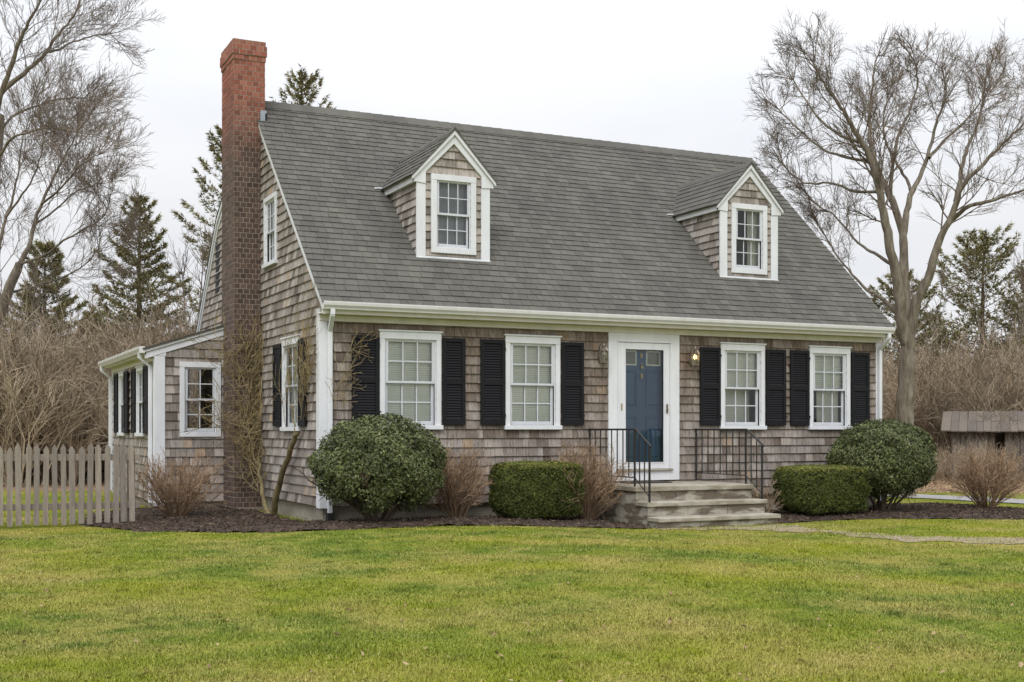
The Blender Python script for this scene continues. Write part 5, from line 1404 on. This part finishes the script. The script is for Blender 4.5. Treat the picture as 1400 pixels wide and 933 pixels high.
def thicket(name, label, spots, hmin, hmax, seed):
    """one object: seven bush shapes and a cloud of loose points in one mesh; geometry nodes set a turned, scaled bush on every point"""
    r = np.random.default_rng(seed); n = len(spots); K = len(protos)
    V, F, T = join(protos)
    pid = np.concatenate([np.full(len(p[0]), k + 1) for k, p in enumerate(protos)] + [-1 - r.integers(0, K, n)]).astype(np.int32)
    xy = np.array(spots); P = np.c_[xy, ground_z(xy[:, 0], xy[:, 1])]
    nv = len(V); V = np.concatenate([V, P]).astype(np.float32)
    sc = np.ones((len(V), 3), np.float32); ro = np.zeros((len(V), 3), np.float32)
    hgt = r.uniform(hmin, hmax, n); wd = hgt * r.uniform(.75, 1.25, n)
    sc[nv:] = np.stack([wd, wd, hgt], -1); ro[nv:, 2] = r.uniform(0, 2 * PI, n)
    o = mesh_np(name, V, F, M['brush'], tint=np.clip(T * .7 + .12, 0, 1)); me = o.data
    at = me.attributes.new('pid', 'INT', 'POINT'); at.data.foreach_set('value', pid)
    at = me.attributes.new('bush_scale', 'FLOAT_VECTOR', 'POINT'); at.data.foreach_set('vector', sc.ravel())
    at = me.attributes.new('bush_turn', 'FLOAT_VECTOR', 'POINT'); at.data.foreach_set('vector', ro.ravel())
    ng = bpy.data.node_groups.new(name, 'GeometryNodeTree')
    ng.interface.new_socket('Geometry', in_out='INPUT', socket_type='NodeSocketGeometry')
    ng.interface.new_socket('Geometry', in_out='OUTPUT', socket_type='NodeSocketGeometry')
    N, L = ng.nodes, ng.links
    gi, go, jn = N.new('NodeGroupInput'), N.new('NodeGroupOutput'), N.new('GeometryNodeJoinGeometry')
    def named(nm, ty):
        q = N.new('GeometryNodeInputNamedAttribute'); q.data_type = ty; q.inputs['Name'].default_value = nm; return q.outputs['Attribute']
    pidn, scn, ron = named('pid', 'INT'), named('bush_scale', 'FLOAT_VECTOR'), named('bush_turn', 'FLOAT_VECTOR')
    def pick(v):
        c = N.new('FunctionNodeCompare'); c.data_type = 'INT'; c.operation = 'EQUAL'; L.new(pidn, c.inputs[2]); c.inputs[3].default_value = v
        sp = N.new('GeometryNodeSeparateGeometry'); sp.domain = 'POINT'; L.new(gi.outputs[0], sp.inputs['Geometry']); L.new(c.outputs[0], sp.inputs['Selection'])
        return sp.outputs['Selection']
    for k in range(K):
        ip = N.new('GeometryNodeInstanceOnPoints'); L.new(pick(-1 - k), ip.inputs['Points']); L.new(pick(k + 1), ip.inputs['Instance'])
        L.new(scn, ip.inputs['Scale']); L.new(ron, ip.inputs['Rotation']); L.new(ip.outputs['Instances'], jn.inputs['Geometry'])
    L.new(jn.outputs[0], go.inputs[0])
    md = o.modifiers.new('bushes', 'NODES'); md.node_group = ng
    tag(o, label=label, kind='stuff')

def spots(n, s0, s1, d0, d1, seed):
    """scatter in a block measured along the house's view direction (s to the right, d away)"""
    r = np.random.default_rng(seed); S = r.uniform(s0, s1, n); D = r.uniform(d0, d1, n)
    P = CAM[:2] + RGT * S[:, None] + FWD * D[:, None]
    return [tuple(p) for p in P]
thicket('brush_thicket', 'tangled bare brown brush behind the picket fence on the left', spots(110, -19, -5.2, 27, 34, 1) + spots(110, -22, -5, 34, 46, 2), 2.4, 4.2, 3)
thicket('brush_thicket', 'tangled bare brown brush beyond the lawn on the right', spots(60, 10, 20, 33.5, 37, 4) + spots(150, 9, 27, 37, 52, 5), 2.2, 4.0, 6)
thicket('far_woods', 'far bare wood closing the view behind the brush', spots(130, -42, 60, 55, 85, 7), 4.5, 8.0, 8)

# ------------------------------------------------------------------ shed on the right
shed = empty('shed', (20.5, 8.0, 0), label='low old wooden shed with grey board roof at the right edge', cat='shed')
SB = np.array([19.45, 8.2]); sd_ = RGT * 0.93 - FWD * 0.37; sd_ /= np.linalg.norm(sd_); sn_ = np.array([sd_[1], -sd_[0]])
ST = lambda u, v, w=0.0: np.array([*(SB + sd_ * u + sn_ * w), v])
k = MB(); k.lbox(ST, 0.05, 5.0, -0.3, 1.22, -2.0, -1.9); k.lbox(ST, 0.05, 0.12, -0.3, 1.22, -1.9, -0.05); rel(k.build('back_wall', M['shedwood']), shed)
u = 0.0
while u < 5.0:
    wd = random.uniform(.14, .24)
    if not (0.95 < u < 1.25 or 2.3 < u < 3.2):
        k = MB(); k.lbox(ST, u, u + wd - .015, -0.3, 1.20, -.03, random.uniform(0, .012)); rel(k.build('board', M['shedwood']), shed)
    u += wd
u = -0.25
while u < 5.3:
    wd = random.uniform(.16, .26)
    for (v0, v1, w0, w1) in ((1.20, 1.46, .22, -.42), (1.45, 1.72, -.40, -1.05)):
        k = MB(); a, b = u, u + wd - .006; th = .03; j = random.uniform(-.012, .012)
        k.hexa([ST(a, v0 + j, w0), ST(b, v0 + j, w0), ST(b, v1 + j, w1), ST(a, v1 + j, w1), ST(a, v0 + j + th, w0), ST(b, v0 + j + th, w0), ST(b, v1 + j + th, w1), ST(a, v1 + j + th, w1)])
        rel(k.build('roof_board', M['shedroof']), shed)
    u += wd
k = MB(); k.hexa([ST(-.2, 1.70, -1.04), ST(5.3, 1.70, -1.04), ST(5.3, 1.15, -2.2), ST(-.2, 1.15, -2.2), ST(-.2, 1.73, -1.04), ST(5.3, 1.73, -1.04), ST(5.3, 1.18, -2.2), ST(-.2, 1.18, -2.2)]); rel(k.build('rear_roof', M['shedroof']), shed)

thicket('low_brush', 'low bare brush growing in front of the old shed', spots(7, 13.0, 20, 30.0, 31.0, 12) + spots(20, 9.5, 12.2, 29.5, 32.5, 13), .5, 1.0, 14)

def sapling(x, y, h, seed, side_label):
    random.seed(seed); lx = random.uniform(-.6, .6)
    L = [(h * .012, h * .006, [(0, 0, 0), (lx * .2, .05, h * .2), (lx * .5, .0, h * .4)])]
    for k in range(4):
        a = random.uniform(0, 6.28); t0 = random.uniform(.22, .4)
        L.append((h * .007, .012, [(lx * .5 * t0 / .4, 0, h * t0), (lx * .6 + math.cos(a) * h * .07, math.sin(a) * h * .07, h * (t0 + .25)), (lx + math.cos(a) * h * .14, math.sin(a) * h * .14, h * random.uniform(.8, 1.0))]))
    t = bare_tree(side_label, (x, y, 0), L, seed=seed, side=6, twig_len=h * .16, kids=(5, 4), maxlev=2, rmin=.006, thick=1.0, up=.25)
    t['group'] = 'thin bare saplings standing in the brush'
for q, (sx, dx, h, lb) in enumerate([(-12.6, 31, 5.4, 'thin bare sapling in the brush at the far left, over the picket fence'), (-8.4, 32, 6.2, 'thin bare sapling beside the pointed evergreen, above the side wing'),
                                     (12.2, 38, 6.0, 'thin bare sapling in the brush just right of the forked trunk'), (15.9, 39, 6.2, 'thin bare sapling in the brush behind the old shed')]):
    p = CAM[:2] + RGT * sx + FWD * dx; sapling(p[0], p[1], h, 300 + q, lb)

# ------------------------------------------------------------------ evergreen shrubs
def gz1(x, y): return float(ground_z(x, y))

def round_shrub(label, x, y, rx, ry, rz, cz, n=20000, seed=1):
    r = np.random.default_rng(seed); random.seed(seed)
    gz = gz1(x, y) + .05
    root = empty('round_shrub', (x, y, gz), label=label, cat='shrub', group='rounded evergreen shrubs at the house front')
    cz = cz - gz
    d = r.normal(size=(n, 3)); d /= np.linalg.norm(d, axis=1, keepdims=True)
    lump = 1 + .028 * np.sin(d[:, 0] * 5 + 1.1) * np.sin(d[:, 1] * 4.3) + .028 * np.sin(d[:, 2] * 7 + d[:, 0] * 6) + .03 * np.sin(d[:, 0] * 13 + d[:, 2] * 11)
    rad = (1 - np.abs(r.normal(0, .11, n))) * lump
    deep = r.random(n) < .22; rad = np.where(deep, r.uniform(.45, .85, n), rad); shoot = r.random(n) < .02; rad = np.where(shoot, r.uniform(1.0, 1.07, n), rad)
    hole = np.sin(d[:, 0] * 8.3 + 2) * np.sin(d[:, 2] * 9.1 + 1) * np.sin(d[:, 1] * 6.7 + .6) > .55; rad = np.where(hole, rad * r.uniform(.80, .95, n), rad)
    c = d * rad[:, None] * [rx, ry, rz] + [0, 0, cz]
    # ragged hem
    keep = c[:, 2] > (.12 + .16 * np.sin(d[:, 0] * 9) + r.normal(0, .09, n)) + .15
    c, d = c[keep], d[keep]; n = len(c)
    nd = d + r.normal(0, .55, (n, 3)) + [0, 0, .35]
    V, F = leaf_quads(c, nd, r.uniform(.032, .066, n), r.uniform(.016, .029, n))
    mesh_np('foliage', V, F, M['leaf'], root, tint=np.repeat(np.clip(r.normal(.42, .25, n) + .1 * np.sin(d[:, 0] * 6 + d[:, 2] * 5), 0, 1), 2))
    out = {}
    for s in range(9):
        a = 2 * PI * s / 9 + random.uniform(-.3, .3)
        grow(np.array([math.cos(a) * .05, math.sin(a) * .04, -.08]), np.array([math.cos(a) * .55, math.sin(a) * .45, 1.0]), 1.0 * rz / .65, .028, 0, out, 2, up=.1, kids=(6, 4), spread=(.6, .7), shrink=.5, rmin=.004)
    V, F, T = join([paths_mesh(out[l], 6 if l == 0 else 4) for l in out])
    mesh_np('stems', V, F, M['pinebark'], root, tint=T, smooth=True)
round_shrub('big rounded evergreen shrub at the left front corner of the house', .42, -.95, .855, .78, .66, .78, 33000, 51)
round_shrub('big rounded evergreen shrub at the right front corner of the house', 8.72, -.95, .85, .76, .62, .79, 30000, 52)

def hedge(label, x0, x1, y0, y1, z1, n=30000, seed=1):
    r = np.random.default_rng(seed)
    cx, cy = (x0 + x1) / 2, (y0 + y1) / 2; gz = gz1(cx, cy) + .04
    root = empty('clipped_shrub', (cx, cy, gz), label=label, cat='shrub', group='box clipped evergreen shrubs')
    hx, hy, hz = (x1 - x0) / 2, (y1 - y0) / 2, (z1 - gz) / 2
    # superellipsoid: flat sides with soft corners
    d = r.normal(size=(n, 3)); p = 5.0
    s = (np.abs(d) ** p).sum(1) ** (1 / p); d = d / s[:, None]
    d = d / np.abs(d).max(1, keepdims=True) * .35 + d * .65
    fr = 1 - np.abs(r.normal(0, .045, n)) + (r.random(n) < .05) * r.uniform(0, .06, n); c = d * fr[:, None]
    c[:, 0] *= 1 - .06 * (c[:, 2] < -.2) * (-c[:, 2] - .2)
    bump_ = .034 * np.sin(c[:, 0] * 9) * np.sin(c[:, 2] * 8 + 2) + .028 * np.sin(c[:, 1] * 11 + c[:, 0] * 5)
    c = c * [hx, hy, hz] * (1 + bump_[:, None]) + [0, 0, hz + .05]
    nd = d + r.normal(0, .7, (n, 3)) + [0, 0, .25]
    up = np.clip(c[:, 2] / (2 * hz), 0, 1)
    V, F = leaf_quads(c, nd, r.uniform(.030, .058, n), r.uniform(.009, .016, n))
    top_light = (d[:, 2] > .8) * .28  # light on the clipped top painted in as a paler leaf tint
    mesh_np('foliage', V, F, M['yew'], root, tint=np.repeat(np.clip(r.normal(.42, .2, n) + top_light, 0, 1), 2))
    # inner twiggy mass
    q = []
    for i in range(420):
        a = r.uniform(-1, 1, 2); b = np.array([a[0] * hx * .3, a[1] * hy * .3, .0]); e = np.array([a[0] * hx * .9, a[1] * hy * .9, r.uniform(.3, 1.85) * hz + .05])
        q.append((np.array([b, (b + e) / 2 + r.normal(0, .04, 3), e]), np.array([.012, .008, .004]), .2))
    V, F, T = paths_mesh(q, 4); mesh_np('stems', V, F, M['pinebark'], root, tint=T)
    # inner foliage
    m = n // 2; ci = r.uniform(-.86, .86, (m, 3)) * [hx, hy, hz] + [0, 0, hz + .05]
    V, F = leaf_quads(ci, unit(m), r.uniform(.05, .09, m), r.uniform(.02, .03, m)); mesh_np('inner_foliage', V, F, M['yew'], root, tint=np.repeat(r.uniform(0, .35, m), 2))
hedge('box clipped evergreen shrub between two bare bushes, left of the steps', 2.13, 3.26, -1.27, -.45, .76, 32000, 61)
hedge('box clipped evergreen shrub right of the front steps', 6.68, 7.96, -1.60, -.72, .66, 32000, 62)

# ------------------------------------------------------------------ leafless bushes
def bare_bush(label, x, y, h, w, mat='stemred', stems=46, seed=1, kids=(9, 5), r0=.008, name='bare_bush', dy=1.0):
    random.seed(seed); out = {}; z = gz1(x, y) + .03
    root = empty(name, (x, y, z), label=label, cat='bush', group='leafless bushes along the house')
    tf = lambda l: min(1, max(0, random.gauss(.25 + .25 * l, .15)))
    for s in range(stems):
        a = random.uniform(0, 2 * PI); t = random.random() ** .6
        d = np.array([math.cos(a) * t * w / h * 1.5, math.sin(a) * t * w / h * 1.4 * dy, 1.0])
        grow(np.array([math.cos(a) * .06, math.sin(a) * .05, -.03]), d, h * random.uniform(.66, .95), r0, 0, out, 2, up=.12, wig=.15, kids=kids, spread=(.5, .7), shrink=.44, rmin=.0030, nseg=4, t0=.22, tint=tf)
    for l in out:
        V, F, T = paths_mesh(out[l], 4 if l == 0 else 3)
        mesh_np('stems' if l == 0 else 'twigs', V, F, M[mat], root, tint=T)['kind'] = 'thing' if l == 0 else 'stuff'
bare_bush('russet leafless bush between the big round shrub and the clipped shrub', 1.69, -.52, .98, .38, seed=71)
bare_bush('russet leafless bush close to the left railing of the steps', 3.48, -.88, 1.08, .50, seed=72, stems=56)
bare_bush('russet leafless bush at the corner of the side wing behind the fence', -1.62, 1.75, .92, .55, seed=73, stems=50)
bare_bush('russet leafless bush standing alone in the mulch at the right', 10.63, -1.25, 1.00, .62, seed=74, stems=60)
bare_bush('tan half dead bush between the steps and the right clipped shrub', 6.42, -.95, .62, .30, mat='deadyew', stems=16, seed=75)

# leafless climber on the chimney and gable wall
random.seed(80)
vx, vy = -.20, 1.92; vz = gz1(vx, vy) + .03
vine = empty('climbing_shrub', (vx, vy, vz), label='leafless golden climbing shrub spreading up the chimney and gable wall', cat='shrub')
stems, out = [], {}
O = np.array([vx, vy, vz])
def hug(p):
    # keep a twig just off the chimney face, the gable wall or the front wall
    x, y, z = p
    if y > 0.02:
        x = min(x, XL - .045)
        if x > CX0 - .02 and y > 2.2: y = min(y, CY0 - .025)
    elif y > -.07 and x > XL - .03: y = -.07
    return np.array([x, y, z])
def creep(p, d, L, r0, lev, r1=.0028, flat=None):
    k = max(4, int(L / .11)); P = [hug(p)]
    d = np.array(d, float); d /= np.linalg.norm(d)
    for i in range(k):
        d = d + np.array([random.gauss(0, .26), random.gauss(0, .26), random.gauss(.05, .24)])
        if flat is not None: d[flat] *= .35
        d /= np.linalg.norm(d); P.append(hug(P[-1] + d * L / k))
    P = np.array(P); out.setdefault(lev, []).append((P - O, np.linspace(r0, max(r1, r0 * .45), len(P)), random.random()))
    if lev < 2:
        for i in range(int(L / (.15 if lev == 0 else .17)) + 1):
            j = random.randrange(1, len(P) - 1); e = P[j + 1] - P[j]; e = e / (np.linalg.norm(e) + 1e-6)
            q = e * .5 + np.array([random.gauss(0, .8), random.gauss(0, .8), random.gauss(.1, .6)])
            creep(P[j], q, L * random.uniform(.3, .6), r0 * .6, lev + 1, r1, flat)
def vstem(P, r0, r1):
    Q = bezier_refine(np.array(P) - O, 5); Q[1:-1] += rng.normal(0, .008, Q[1:-1].shape)
    stems.append((Q, np.linspace(r0, r1, len(Q)), .5)); return Q + O
vstem([(-.20, 1.92, -.02), (-.20, 1.66, .36), (-.17, 1.30, .78), (-.14, .98, 1.10), (-.13, .86, 1.22)], .050, .030)
vstem([(-.22, 1.98, -.02), (-.24, 2.25, .18), (-.22, 2.55, .50), (-.19, 2.80, .80)], .042, .020)
vstem([(-.14, .98, 1.08), (-.12, 1.05, 1.30), (-.11, 1.25, 1.62)], .015, .009)
for i in range(17):      # over the chimney face
    x = random.uniform(CX0 + .02, -.06); z = random.choice([.45, .7, .9, 1.2, 1.6, 2.0, 2.3]) + random.uniform(-.15, .15)
    creep((x, CY0 - .03 - random.uniform(0, .05), z), (random.gauss(0, .5), 0, 1), random.uniform(.8, 1.5), random.uniform(.006, .0095), 0, .0036, 1)
for i in range(9):       # low over the bottom of the chimney and its left side
    creep((-.21, 2.75, .6 + random.uniform(-.3, .2)), (random.uniform(-.9, .1), .3, random.uniform(.2, 1)), random.uniform(.6, 1.1), .006, 0, .003)
for i in range(12):      # up the gable wall towards the corner, fine
    y = random.uniform(.35, 1.7); creep((XL - .05, y, random.uniform(1.15, 1.9)), (0, -.35, 1), random.uniform(.6, 1.3), .0045, 0, .0026, 0)
for i in range(9):       # round the corner board and over the left front shutter, fine
    creep((random.uniform(.05, .35), -.09, random.uniform(1.5, 2.1)), (.45, 0, 1), random.uniform(.35, .7), .0042, 0, .0024, 1)
V, F, T = join([paths_mesh([s], 8) for s in stems]); mesh_np('stems', V, F, M['mossbark'], vine, tint=T, smooth=True)
V, F, T = join([paths_mesh(out[l], 4 if l == 0 else 3) for l in out]); mesh_np('twigs', V, F, M['vinetwig'], vine, tint=T)

# ------------------------------------------------------------------ fallen leaves and grass
r = np.random.default_rng(91)
n = 9000
S, D = r.uniform(6, 24, n), r.uniform(24.5, 36, n)
P = CAM[:2] + RGT * S[:, None] + FWD * D[:, None]
c = np.c_[P, ground_z(P[:, 0], P[:, 1]) + r.uniform(.02, .06, n)]
V, F = leaf_quads(c, r.normal(0, .5, (n, 3)) + [0, 0, 1], r.uniform(.05, .09, n), r.uniform(.03, .055, n))
tag(mesh_np('leaf_litter', V, F, M['litter'], tint=np.repeat(r.random(n), 2)), label='tan fallen leaves lying under the trees on the right', kind='stuff')

def grass(name, n, d0, d1, label, power=1.0, seed=1, hmul=1.0, smin=-1.0, smax=1.0):
    r = np.random.default_rng(seed)
    u = r.random(n)
    D = d0 * (d1 / d0) ** u                                         # denser close by
    half = D * (700 / FOC) * 1.12 + .5
    S = r.uniform(-1, 1, n) * half
    P = CAM[:2] + RGT * S[:, None] + FWD * D[:, None]
    ok = np.ones(n, bool)
    for poly in (BED_L, BED_R): ok &= ~in_poly(P + r.normal(0, .035, P.shape), poly)
    pp = np.array(PATH_U + PATH_L[::-1]); onp = in_poly(P + r.normal(0, .22, P.shape), pp); ok &= ~(onp & (r.random(n) > np.clip(.22 + .5 * np.sin(P[:, 0] * 2.3 + 1) * np.sin(P[:, 1] * 2.9), .12, .95)))
    ok &= ~((P[:, 0] > -.1) & (P[:, 0] < 9.6) & (P[:, 1] > -.05) & (P[:, 1] < 8.2))
    ok &= ~((P[:, 0] > -1.6) & (P[:, 0] < .1) & (P[:, 1] > 3.8) & (P[:, 1] < 8.8))
    ok &= ~((P[:, 0] > 3.9) & (P[:, 0] < 5.98) & (P[:, 1] > -2.05) & (P[:, 1] < 0))
    dl = np.array([(12.1, 3.2), (12.6, -.24), (13.2, -4.5), (14.4, -4.0), (13.75, .6), (13.1, 3.6)]); ok &= ~in_poly(P, dl)
    P, D = P[ok], D[ok]; n = len(P)
    z = ground_z(P[:, 0], P[:, 1])
    a = r.uniform(0, 2 * PI, n); lean = np.abs(r.normal(1.35, .8, n))
    clump = .75 + .5 * (np.sin(P[:, 0] * 5.1 + 2 * np.sin(P[:, 1] * 3.3)) * np.sin(P[:, 1] * 4.7 + 1.3 * np.sin(P[:, 0] * 2.9)) * .5 + .5)
    h = r.uniform(.009, .023, n) * clump * hmul; w = r.uniform(.0015, .0030, n) * (0.8 + D / 11)
    sd = np.stack([np.cos(a + PI / 2), np.sin(a + PI / 2), np.zeros(n)], -1); ld = np.stack([np.cos(a) * lean, np.sin(a) * lean, np.ones(n)], -1)
    ld /= np.linalg.norm(ld, axis=1, keepdims=True)
    z = z + np.where(in_poly(P, pp), .010, 0); b = np.c_[P, z - .003]
    V = np.stack([b - sd * w[:, None], b + sd * w[:, None], b + ld * h[:, None] * 1.3], 1).reshape(-1, 3)
    F = np.arange(len(V)).reshape(-1, 3)
    t = np.clip(r.normal(.48, .22, n), 0, .95); t[r.random(n) < .02] = 1.0
    tag(mesh_np(name, V, F, M['grass'], tint=t), label=label, kind='stuff')
grass('lawn_grass', 820000, 4.6, 18.5, 'short patchy green and straw coloured lawn grass', seed=95)
grass('lawn_grass', 45000, 18.5, 25.0, 'thin grass behind the fence and beyond the mulch beds', seed=96, hmul=1.3)

r = np.random.default_rng(97)
n = 260
D = 5.0 * (15.5 / 5.0) ** r.random(n); S = r.uniform(-1, 1, n) * D * .45
P = CAM[:2] + RGT * S[:, None] + FWD * D[:, None]
c = np.c_[P, ground_z(P[:, 0], P[:, 1]) + r.uniform(.018, .032, n)]
V, F = leaf_quads(c, r.normal(0, .5, (n, 3)) + [0, 0, 1], r.uniform(.02, .05, n), r.uniform(.012, .028, n))
tag(mesh_np('lawn_litter', V, F, M['litter'], tint=np.repeat(r.random(n), 2)), label='scattered small dead leaves lying in the lawn', kind='stuff')

n = 420
D = 5.2 * (15.0 / 5.2) ** r.random(n); S = r.uniform(-1, 1, n) * D * .45
P = CAM[:2] + RGT * S[:, None] + FWD * D[:, None]
ok = ~(in_poly(P, BED_L) | in_poly(P, BED_R) | in_poly(P, PATH_U + PATH_L[::-1])); P = P[ok]; n = len(P); k = 60
sz = np.repeat(r.uniform(.5, 1.3, n), k)
Q = np.repeat(P, k, 0) + r.normal(0, .045, (n * k, 2)) * sz[:, None]
a = r.uniform(0, 2 * PI, n * k); ln = np.abs(r.normal(.7, .4, n * k)); h = r.uniform(.03, .055, n * k) * np.sqrt(sz); w = r.uniform(.0016, .0032, n * k)
sd = np.stack([np.cos(a + PI / 2), np.sin(a + PI / 2), 0 * a], -1); ld = np.stack([np.cos(a) * ln, np.sin(a) * ln, 1 + 0 * a], -1); ld /= np.linalg.norm(ld, axis=1, keepdims=True)
b = np.c_[Q, ground_z(Q[:, 0], Q[:, 1]) - .003]
V = np.stack([b - sd * w[:, None], b + sd * w[:, None], b + ld * h[:, None]], 1).reshape(-1, 3)
tag(mesh_np('grass_tufts', V, np.arange(len(V)).reshape(-1, 3), M['grass'], tint=np.repeat(r.uniform(.1, .55, n), k)), label='longer darker grass tufts standing out of the lawn', kind='stuff')
